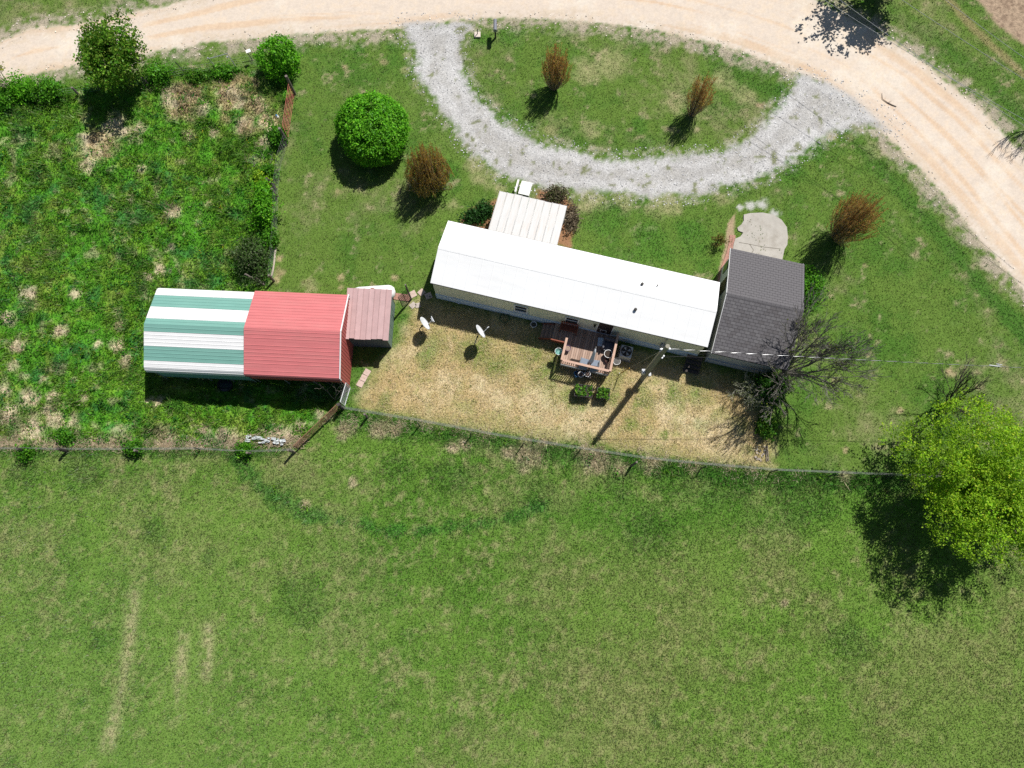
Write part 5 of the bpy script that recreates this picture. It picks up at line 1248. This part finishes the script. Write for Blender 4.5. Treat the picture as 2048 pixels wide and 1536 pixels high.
leafy('roadside_shrub', 'rounded bright green shrub at the head of the red gate', 'shrub', 571, 134, 1.3, 1.25, 2.5, .05, G_BRIGHT, 420, 16, .10, .13, .75, amp=.22, stems=7)
# the tall leafy tree over the road, top left
def leaf_tree(name, label, px, py, h, trunk_h, R_, cols, leaf, per, sig, depth=4, kids=3, spread=.62, L0=1.6, r0=.16, lean=(0, 0), seed=1, extra=0, bark=None, up=.35, elong=1.6, vr=.8, upg=.12, group=None, trim=None):
    B = P(px, py); t = thing(name, label, 'tree', B, 0, group); rs = random.Random(seed); mb = MB(); tips = []
    top = Vector((lean[0], lean[1], trunk_h)); mb.tube([(0, 0, -.1), (lean[0]*.4, lean[1]*.4, trunk_h*.5), top], [r0*1.25, r0, r0*.85], 8, cap=False)
    n0 = 6
    for k in range(n0):
        a = 6.283*k/n0 + rs.uniform(-.4, .4); e = rs.uniform(.35, 1.0)
        grow(mb, top * rs.uniform(.75, 1), Vector((math.cos(a)*e, math.sin(a)*e, rs.uniform(.5, 1.1))).normalized(), L0*rs.uniform(.8, 1.2), r0*.55, depth - 1, tips, rs, spread, upg, kids)
    mb.build('trunk', bark or M_BARK, t)
    T = np.array([tuple(p) for p, d in tips]); rs_ = np.random.default_rng(seed)
    if trim: k = (np.abs(T[:, 0]) < trim) & (np.abs(T[:, 1]) < trim) & (T[:, 2] < h); T = T[k]
    if extra:
        d, f = bumpy(extra, rs_, .36); zc = trunk_h + (h - trunk_h) * .45; E_ = d * (rs_.uniform(.35, 1, extra) ** .6 * f)[:, None] * np.array([R_, R_, (h - trunk_h) * .5 * vr * 1.15]); E_[:, 2] += zc; E_[:, :2] += np.array(lean); T = np.concatenate([T, E_])
    tone = np.exp(rs_.normal(0, .24, len(T))); idx = np.repeat(np.arange(len(T)), per); N = len(idx)
    pos = T[idx] + rs_.normal(0, sig, (N, 3)); pos[:, 2] = np.maximum(pos[:, 2], .1)
    link('crown', leaf_mesh('crown', pos, np.full(N, leaf), palette(N, cols, .16) * tone[idx][:, None], up, elong), t)
    return t
leaf_tree('broadleaf_tree', 'leafy green tree overhanging the dirt road at top left', 257, 163, 5.3, 1.2, 2.45, [(.075, .20, .014), (.05, .155, .012), (.12, .24, .022), (.18, .26, .035)], .12, 18, .17, depth=3, L0=1.25, extra=560, seed=5)
leaf_tree('spring_tree', 'large spreading tree in fresh yellow-green leaf at the right', 1902, 984, 7.2, 1.4, 4.3, G_YEL, .080, 30, .16, depth=5, kids=3, L0=2.05, r0=.24, extra=1350, seed=9, spread=.6, up=.6, trim=4.3)
leaf_tree('roadside_tree', 'dark leafy tree mostly beyond the top edge casting shade on the road', 1752, -18, 6.5, 2.0, 2.9, G_DARK, .16, 11, .16, depth=4, L0=1.7, r0=.2, extra=210, seed=13)
# sapling, top left corner
def sparse_tree(name, label, px, py, h, r0, n0, fan, leafcols, nleaf, leaf, bark, seed, cat='tree', depth=3, kids=3, L0=None, spread=.45, up=.2, sig=.05, lean=(0, 0, 0), group=None, wob=.18, minr=.006, base=0.0, trunk=None):
    B = P(px, py); t = thing(name, label, cat, B, 0, group); rs = random.Random(seed); mb = MB(); tips = []
    root = Vector((0, 0, 0)); L0 = L0 or h * .42
    if trunk:
        tp = Vector((lean[0]*trunk, lean[1]*trunk, trunk)); mb.tube([(0, 0, -.05), tp * .5, tp], [r0*1.5, r0*1.3, r0*1.15], 7, cap=False); root = tp
    for k in range(n0):
        a = 6.283*k/n0 + rs.uniform(-.5, .5); e = fan * math.sqrt(rs.random())
        d = (Vector((math.cos(a)*e, math.sin(a)*e, 1)) + Vector(lean)).normalized()
        grow(mb, root + Vector((math.cos(a)*base, math.sin(a)*base, -.03 if not trunk else 0)), d, L0*rs.uniform(.8, 1.2), r0*rs.uniform(.6, 1.1), depth, tips, rs, spread, up, kids, wob, .7, minr)
    mb.build('trunk' if cat == 'tree' else 'stems', bark, t)
    if nleaf:
        T = np.array([tuple(p) for p, d in tips]); rs_ = np.random.default_rng(seed); idx = rs_.integers(0, len(T), nleaf)
        pos = T[idx] + rs_.normal(0, sig, (nleaf, 3)); pos[:, 2] = np.maximum(pos[:, 2], .05)
        link('crown', leaf_mesh('crown', pos, np.full(nleaf, leaf), palette(nleaf, leafcols, .2), .4), t)
    return t
sparse_tree('sapling', 'thin sapling with sparse yellow leaves at the left edge of the road', 22, 178, 4.2, .035, 5, .45, [(.34, .30, .05), (.26, .27, .04), (.22, .26, .06)], 900, .10, M_BARKG, 21, sig=.10)
# four vase-shaped shrubs in rusty young leaf
def vase_shrub(label, px, py, h, rad, seed, n=120, leaves=15000, palette_=None, mid=.14, dome=.34):
    B = P(px, py); t = thing('vase_shrub', label, 'shrub', B, 0, 'rusty vase-shaped shrubs on the lawn'); rs = random.Random(seed); mb = MB(); seg = []
    for k in range(n):
        a = rs.uniform(0, 6.283); e = rs.random() ** .62; hh = h * rs.uniform(.62, 1.12) * (1 - dome*e*e); o = Vector((math.cos(a), math.sin(a), 0))
        b0 = o * (.2*e); tp = o * (rad*e*rs.uniform(.85, 1.12)) + Vector((rs.gauss(0, .08), rs.gauss(0, .08), hh))
        p1 = b0.lerp(tp, .33) + o * (rad*e*mid); p2 = b0.lerp(tp, .68) + o * (rad*e*mid)
        mb.tube([b0, p1, p2, tp], [.020, .015, .010, .004], 4, cap=False); seg += [(b0.lerp(p1, .25), b0.lerp(p1, .6), p1), (p1, p1.lerp(p2, .5), p2), (p2, p2.lerp(tp, .5), tp), (p2, p2.lerp(tp, .5), tp)]
        for j in range(2):
            s = p1.lerp(p2, rs.random()) if j else p2.lerp(tp, rs.uniform(0, .6)); e2 = s + (tp - p2).normalized() * rs.uniform(.35, .7) + Vector((rs.gauss(0, .13), rs.gauss(0, .13), 0))
            mb.tube([s, e2], [.007, .003], 3, cap=False); seg.append((s, s.lerp(e2, .5), e2))
    mb.build('stems', M_TWIGP, t)
    rs_ = np.random.default_rng(seed); S = np.array([[tuple(q) for q in s] for s in seg]); idx = rs_.integers(0, len(S), leaves); u = rs_.uniform(0, 1, leaves)[:, None]
    pos = np.where(u < .5, S[idx, 0] + (S[idx, 1] - S[idx, 0]) * u * 2, S[idx, 1] + (S[idx, 2] - S[idx, 1]) * (u * 2 - 1)) + rs_.normal(0, .03, (leaves, 3))
    thin = rs_.random(leaves) < .25 + .75 * np.clip(pos[:, 2] / (h * .45), 0, 1); pos = pos[thin]; al = unit(S[idx, 2] - S[idx, 0])[thin]
    tone = np.exp(np.random.default_rng(seed + 1).normal(0, .22, len(S)))[idx][thin]
    col = palette(len(pos), palette_ or [(.42, .20, .06), (.36, .175, .055), (.38, .26, .06), (.32, .27, .06), (.48, .29, .10)], .18) * tone[:, None]
    g = rs_.random(len(pos)) < .55 * np.clip(1.15 - pos[:, 2] / (h * .6), 0, 1); col[g] = palette(g.sum(), [(.24, .26, .035), (.32, .28, .045)], .2)
    link('crown', leaf_mesh('crown', pos, np.full(len(pos), .030), col, .1, 3.6, along=al), t)
vase_shrub('rusty vase-shaped shrub nearest the mailbox inside the drive ring', 1108, 177, 4.3, 1.1, 31)
vase_shrub('rusty vase-shaped shrub in the right half of the drive ring', 1384, 229, 4.2, 1.05, 32, n=80, leaves=10000)
vase_shrub('dense rounded olive and rust shrub below the ball-shaped bush', 862, 371, 4.6, 1.5, 33, n=300, leaves=36000, mid=.40, dome=.55, palette_=[(.36, .21, .045), (.32, .23, .045), (.30, .26, .045), (.40, .20, .05)])
vase_shrub('largest rusty vase-shaped shrub, east of the garage pad', 1672, 476, 5.2, 1.65, 34, n=220, leaves=26000)
# bare trees at the right
sparse_tree('bare_tree', 'leafless grey tree leaning over the garage corner', 1556, 752, 6.2, .09, 13, 1.15, [(.10, .17, .02), (.16, .20, .03)], 500, .07, M_BARKG, 41, depth=5, kids=3, L0=2.2, spread=.42, up=.06, wob=.12, trunk=.6, lean=(.15, .05, 0), minr=.010)
sparse_tree('bare_tree', 'small dark leafless tree above the spring-green tree', 1884, 812, 3.0, .06, 10, 1.3, [(.06, .12, .02)], 120, .07, M_TWIGD, 42, depth=3, kids=4, L0=1.35, spread=.45, up=.03, wob=.13, trunk=.3, lean=(.2, .05, 0), minr=.009)
sparse_tree('bare_tree', 'leafless dark shrub tree at the right edge of the road', 2058, 262, 3.4, .04, 9, .9, [(.06, .12, .02)], 0, .07, M_TWIGD, 43, depth=3, kids=3, L0=1.5, spread=.4, wob=.13, minr=.009, lean=(-.25, .0, 0))
sparse_tree('lichen_bush', 'pale lichen-covered thorny bush behind the garage', 1492, 790, 2.3, .03, 13, 1.3, [(.11, .17, .03), (.17, .20, .05), (.28, .30, .22)], 900, .05, mat('lichen_twig', (.34, .34, .27), .95, var=.3), 44, cat='bush', depth=3, kids=3, L0=.85, spread=.65, up=.05, wob=.3, minr=.007, sig=.04)
leafy('dark_bush', 'dark green bush at the foot of the leafless garage tree', 'bush', 1530, 784, .95, 1.0, 1.9, 0, [(.030, .105, .010), (.05, .14, .012), (.02, .075, .01)], 330, 15, .11, .16, .6, amp=.35)
leafy('low_shrub', 'leafy green shrub growing against the garage east wall', 'shrub', 1616, 577, .8, 1.1, .8, 0, G_MID, 170, 13, .095, .2, .4, amp=.7)
leafy('low_shrub', 'dark plant in the yard below the garage bush', 'shrub', 1527, 852, .6, .9, .8, 0, G_DARK, 110, 14, .10, .12, .6, amp=.3)
sparse_tree('twig_shrub', 'small twiggy shrub on the lawn west of the brick path', 1434, 488, 1.25, .014, 16, .8, [(.16, .14, .03), (.08, .12, .02), (.22, .15, .05)], 700, .055, M_TWIGD, 46, cat='shrub', depth=1, kids=3, L0=.6, spread=.5, sig=.05)
# hedge and scrub along the pasture edges
hed = [(12, 205, 1.5, 1.1, 1.7, G_MID, 'leafy hedge shrub at the left image edge below the sapling'), (62, 193, 1.4, 1.0, 1.5, G_BRIGHT, 'bright hedge shrub, middle of three at the top left fence'), (112, 186, 1.2, .9, 1.3, G_MID, 'hedge shrub left of the leafy road tree'),
       (325, 160, .85, .7, 1.3, G_MID, 'low shrub in the verge right of the leafy road tree'), (395, 158, .9, .45, .6, G_DARK, 'low dark growth along the verge fence'), (455, 150, .9, .45, .6, G_MID, 'low growth under the bent pipe frame'),
       (536, 402, .55, .75, 1.8, G_BRIGHT, 'upper of two bright shrubs on the west lawn fence'), (538, 440, .7, 1.0, 2.0, G_BRIGHT, 'lower and bigger of two bright shrubs on the west lawn fence'), (557, 279, .5, .6, 1.3, G_MID, 'shrub at the lower post of the red gate'), (541, 350, .45, .6, 1.0, G_MID, 'leafy growth on the fence below the brush pile'), (546, 485, .4, .7, 1.1, G_MID, 'leafy growth on the fence above the grey tangled bush'), (530, 365, .7, .7, .8, G_YEL, 'yellowish low shrub beside the brush pile at the fence'),
       (271, 898, .5, .3, .6, G_MID, 'small green shrub on the left field fence'), (492, 900, .45, .3, .7, G_MID, 'small green shrub beside the white scrap sheeting'), (136, 872, .6, .4, .5, G_MID, 'low bright weed clump above the left field fence'), (60, 905, .35, .3, .7, G_MID, 'tuft at the leftmost dark fence post'),
       (945, 437, .75, .4, .7, [(.02, .07, .015), (.035, .10, .02)], 'dark flower-bed shrub west of the porch'), (968, 425, .55, .5, .8, [(.02, .07, .015), (.035, .10, .02)], 'dark flower-bed shrub touching the porch'), (1108, 392, .7, .4, .6, [(.12, .10, .06), (.10, .12, .04), (.16, .13, .09)], 'dry brownish bed shrub in front of the porch'), (1143, 440, .3, .9, .5, [(.15, .12, .08), (.20, .16, .11)], 'dry bed shrub along the east side of the porch')]
for i, (px, py, rx, ry, h, cs, lab) in enumerate(hed):
    leafy('scrub_shrub', lab, 'shrub', px, py, rx, ry, h, 0, cs, int(60 + 190*rx*max(ry, h*.5)), 14, .095, .17, .40, amp=.6, seed=i, group='scrub along fences and beds')
leafy('grey_bush', 'grey-green tangled bush north of the striped barn', 'bush', 512, 527, 1.25, 1.55, 1.8, 0, [(.07, .11, .035), (.045, .09, .02), (.10, .13, .06), (.05, .13, .015)], 420, 13, .085, .17, .45, amp=.35, stem_m=M_TWIGP, stems=30)
sparse_tree('brush_pile', 'heap of bare grey sticks beside the west lawn fence', 527, 332, 1.0, .022, 22, 1.8, None, 0, .05, M_TWIGP, 51, cat='brush', depth=1, kids=3, L0=.6, spread=.7, up=-.05, wob=.35, base=.4)
sparse_tree('brush_pile', 'brown heap of dead branches in the middle of the pasture', 352, 432, .7, .02, 24, 2.2, None, 0, .05, mat('brown_twig', (.27, .19, .14), .95, var=.3), 52, cat='brush', depth=1, kids=3, L0=.55, spread=.8, up=-.05, wob=.4, base=.3)
sparse_tree('dead_sapling', 'bare pale sapling at the south-east corner of the red barn', 672, 800, 3.1, .022, 3, .35, None, 0, .05, M_TWIGP, 53, depth=2, kids=3, L0=1.35, spread=.6, up=.05, wob=.3)
sparse_tree('vine_twigs', 'thin dark twigs reaching over the striped roof edge', 335, 572, 3.3, .012, 5, .5, G_DARK, 60, .07, M_TWIGD, 54, cat='shrub', depth=1, kids=4, L0=1.6, spread=.7, sig=.03)
for px, py, w, d, n, pl in ((1169, 787, 1.05, .7, 60, pl1), (1206, 790, .75, .65, 80, pl2)):
    rs_ = np.random.default_rng(n); nc = n; c = np.stack([rs_.uniform(-w/2, w/2, nc), rs_.uniform(-d/2, d/2, nc), rs_.uniform(.70, .82, nc)], -1); idx = np.repeat(np.arange(nc), 9); pos = c[idx] + rs_.normal(0, .04, (len(idx), 3))
    link('plants', leaf_mesh('plants', pos, np.full(len(pos), .07), palette(len(pos), [(.09, .24, .02), (.14, .24, .03), (.05, .16, .02)]) * np.exp(rs_.normal(0, .3, nc))[idx][:, None], .6), pl)

# ------------------------------------------------------------------ pasture weeds, dead grass, loose stones
def zbase(b):
    return gz[np.clip(((b[:, 0] - gx[0]) / STEP + .5).astype(int), 0, nx - 1) + nx * np.clip(((b[:, 1] - gy[0]) / STEP + .5).astype(int), 0, ny - 1)] + .03
def scatter_clumps(name, label, centres, per, sig, leaf, cols, zmax, elong=2.2, up=.4, jit=.25):
    N = len(centres) * per; idx = np.repeat(np.arange(len(centres)), per); rs_ = np.random.default_rng(len(centres)); sc = np.exp(rs_.normal(0, .3, len(centres)))
    off = rs_.normal(0, sig, (N, 3)) * sc[idx][:, None]; pos = np.concatenate([centres[idx] + off[:, :2], (np.abs(off[:, 2:]) * zmax / sig + .04 + zbase(centres[idx] + off[:, :2])[:, None])], 1)
    cc = palette(len(centres), cols, jit)[idx] * np.exp(rs_.normal(0, .2, (N, 1)))
    return tag(link(name, leaf_mesh(name, pos, np.full(N, leaf), cc, up, elong)), label, 'plants', None, 'stuff')
def pts_in(n, reg, cond=None):
    X = rng.uniform(-41, 41, n * 6); Y = rng.uniform(-14, 42, n * 6); k = in_view(X, Y); X, Y = X[k], Y[k]
    ii = ((X - gx[0]) / STEP + .5).astype(int) + nx * ((Y - gy[0]) / STEP + .5).astype(int)
    k = np.isin(greg[ii], reg)
    if cond is not None: k &= cond(X, Y, gcol[ii], ghgt[ii])
    return np.stack([X[k], Y[k]], -1)[:n]
scatter_clumps('pasture_weeds', 'broad-leaved green weeds all over the west pasture', pts_in(1700, [2]), 15, .17, .075, [(.065, .22, .014), (.10, .26, .016), (.15, .28, .022), (.045, .17, .025), (.05, .18, .045)], .07, jit=.18)
scatter_clumps('fence_weeds', 'lush weeds along the field side of the fences', pts_in(700, [1], lambda X, Y, c, h: h > .2), 14, .17, .09, [(.045, .17, .016), (.07, .21, .018), (.045, .15, .03), (.12, .24, .02)], .06, jit=.18)
ft_ = pts_in(1500, [0, 1]); scatter_clumps('lawn_tufts', 'scattered coarser tufts and clover in lawn and field', ft_, 9, .13, .045, [(.07, .16, .02), (.05, .14, .02), (.11, .18, .03), (.16, .17, .06)], .02, jit=.2)
yf = pts_in(60, [2]); scatter_clumps('yellow_flowers', 'tiny yellow flower heads dotted through the pasture', yf, 6, .07, .05, [(.55, .40, .01), (.45, .36, .02)], .25, elong=1.1)
def straw(name, label, centres, per, spread, L, w, cols):
    idx = np.repeat(np.arange(len(centres)), per); N = len(idx); rs_ = np.random.default_rng(per)
    b = centres[idx] + rs_.normal(0, spread, (N, 2)); a0 = rs_.uniform(0, 6.283, len(centres))[idx]; a = a0 + rs_.normal(0, .9, N); l = L * rs_.uniform(.5, 1.5, N)
    z0 = rs_.uniform(.02, .08, N) + zbase(b); v = np.empty((N, 3, 3), np.float32); pa = a + 1.57
    v[:, 0] = np.stack([b[:, 0] - np.cos(pa)*w, b[:, 1] - np.sin(pa)*w, z0], -1); v[:, 1] = np.stack([b[:, 0] + np.cos(pa)*w, b[:, 1] + np.sin(pa)*w, z0], -1)
    v[:, 2] = np.stack([b[:, 0] + np.cos(a)*l, b[:, 1] + np.sin(a)*l, z0 + rs_.uniform(.0, .10, N)], -1)
    return tag(link(name, np_mesh(name, v.reshape(-1, 3), 3, np.repeat(palette(N, cols, .2), 3, 0), M_BLADE)), label, 'grass', None, 'stuff')
STRAWC = [(.56, .45, .31), (.47, .37, .25), (.62, .53, .39), (.38, .29, .19)]
straw('dead_grass', 'flattened tan dead grass clumps in the pasture', pts_in(1500, [2], lambda X, Y, c, h: c[:, 0] > c[:, 1] * 1.05), 16, .16, .26, .012, STRAWC)
cs = [tuple(q) for q in pts_in(420, [1], lambda X, Y, c, h: (c[:, 0] > c[:, 1] * 1.05) & (Y > 2))]
for k in range(70):
    t = rnd.random(); p = P(700 + 900*t, 828 + 122*t - 14*math.sin(t*3.14) + rnd.uniform(0, 22)); cs.append((p.x, p.y))
for k in range(190):
    t = rnd.random(); p = P(-20 + 500*t, 889 + rnd.gauss(0, 4)); cs.append((p.x, p.y))
straw('dead_fence_grass', 'dry tan grass matted along the field fence', np.array(cs), 16, .18, .28, .012, STRAWC)
_q = np.stack([rng.uniform(-10, 17.5, 9000), rng.uniform(3, 16.5, 9000)], -1)
straw('yard_straw', 'dry straw-like clippings over the back yard', _q[poly_sd(YARD, _q[:, 0], _q[:, 1]) > .1], 9, .2, .10, .013, [(.56, .44, .22), (.64, .52, .31), (.48, .38, .17), (.70, .61, .42), (.30, .32, .08)])
def stones(name, label, XY, smin, smax, cols):
    N = len(XY); rs_ = np.random.default_rng(N); s = rs_.uniform(smin, smax, N) ; tet = np.array([[1, 1, .8], [-1, -1, .8], [-1, 1, -.6], [1, -1, -.6]]) * .5
    q = rs_.uniform(0, 6.283, N); V = tet[None] * np.array([1, 1, .45]) * s[:, None, None] * rs_.uniform(.6, 1.3, (N, 4, 1)); x = V[..., 0] * np.cos(q)[:, None] - V[..., 1] * np.sin(q)[:, None]; y = V[..., 0] * np.sin(q)[:, None] + V[..., 1] * np.cos(q)[:, None]
    V = np.stack([x + XY[:, :1], y + XY[:, 1:], V[..., 2] + s[:, None] * .3], -1)
    tri = V[:, [[0, 1, 2], [0, 3, 1], [0, 2, 3], [1, 3, 2]]].reshape(-1, 3)
    return tag(link(name, np_mesh(name, tri, 3, np.repeat(palette(N, cols, .15), 12, 0), STONE_M)), label, 'stones', None, 'stuff')
STONE_M = leafmat('loose_stone', 0.0, gloss=.01)
def near(poly, lo, hi): return lambda X, Y, c, h: (lambda d: (d > lo) & (d < hi))(poly_sd(poly, X, Y))
sh_ = np.concatenate([pts_in(3200, [0, 1, 2, 3], near(ROAD, -1.0, .7))])
stones('shoulder_stones', 'loose pale stones along both road shoulders', sh_, .04, .11, [(.62, .54, .44), (.55, .49, .42), (.68, .62, .53), (.45, .39, .32)])
stones('drive_stones', 'loose pale stones over the gravel drive and its edges', pts_in(7000, [0, 3, 4], near(DRIVE, -.8, 9)), .04, .09, [(.52, .52, .53), (.60, .60, .61), (.44, .44, .44), (.36, .35, .34)])
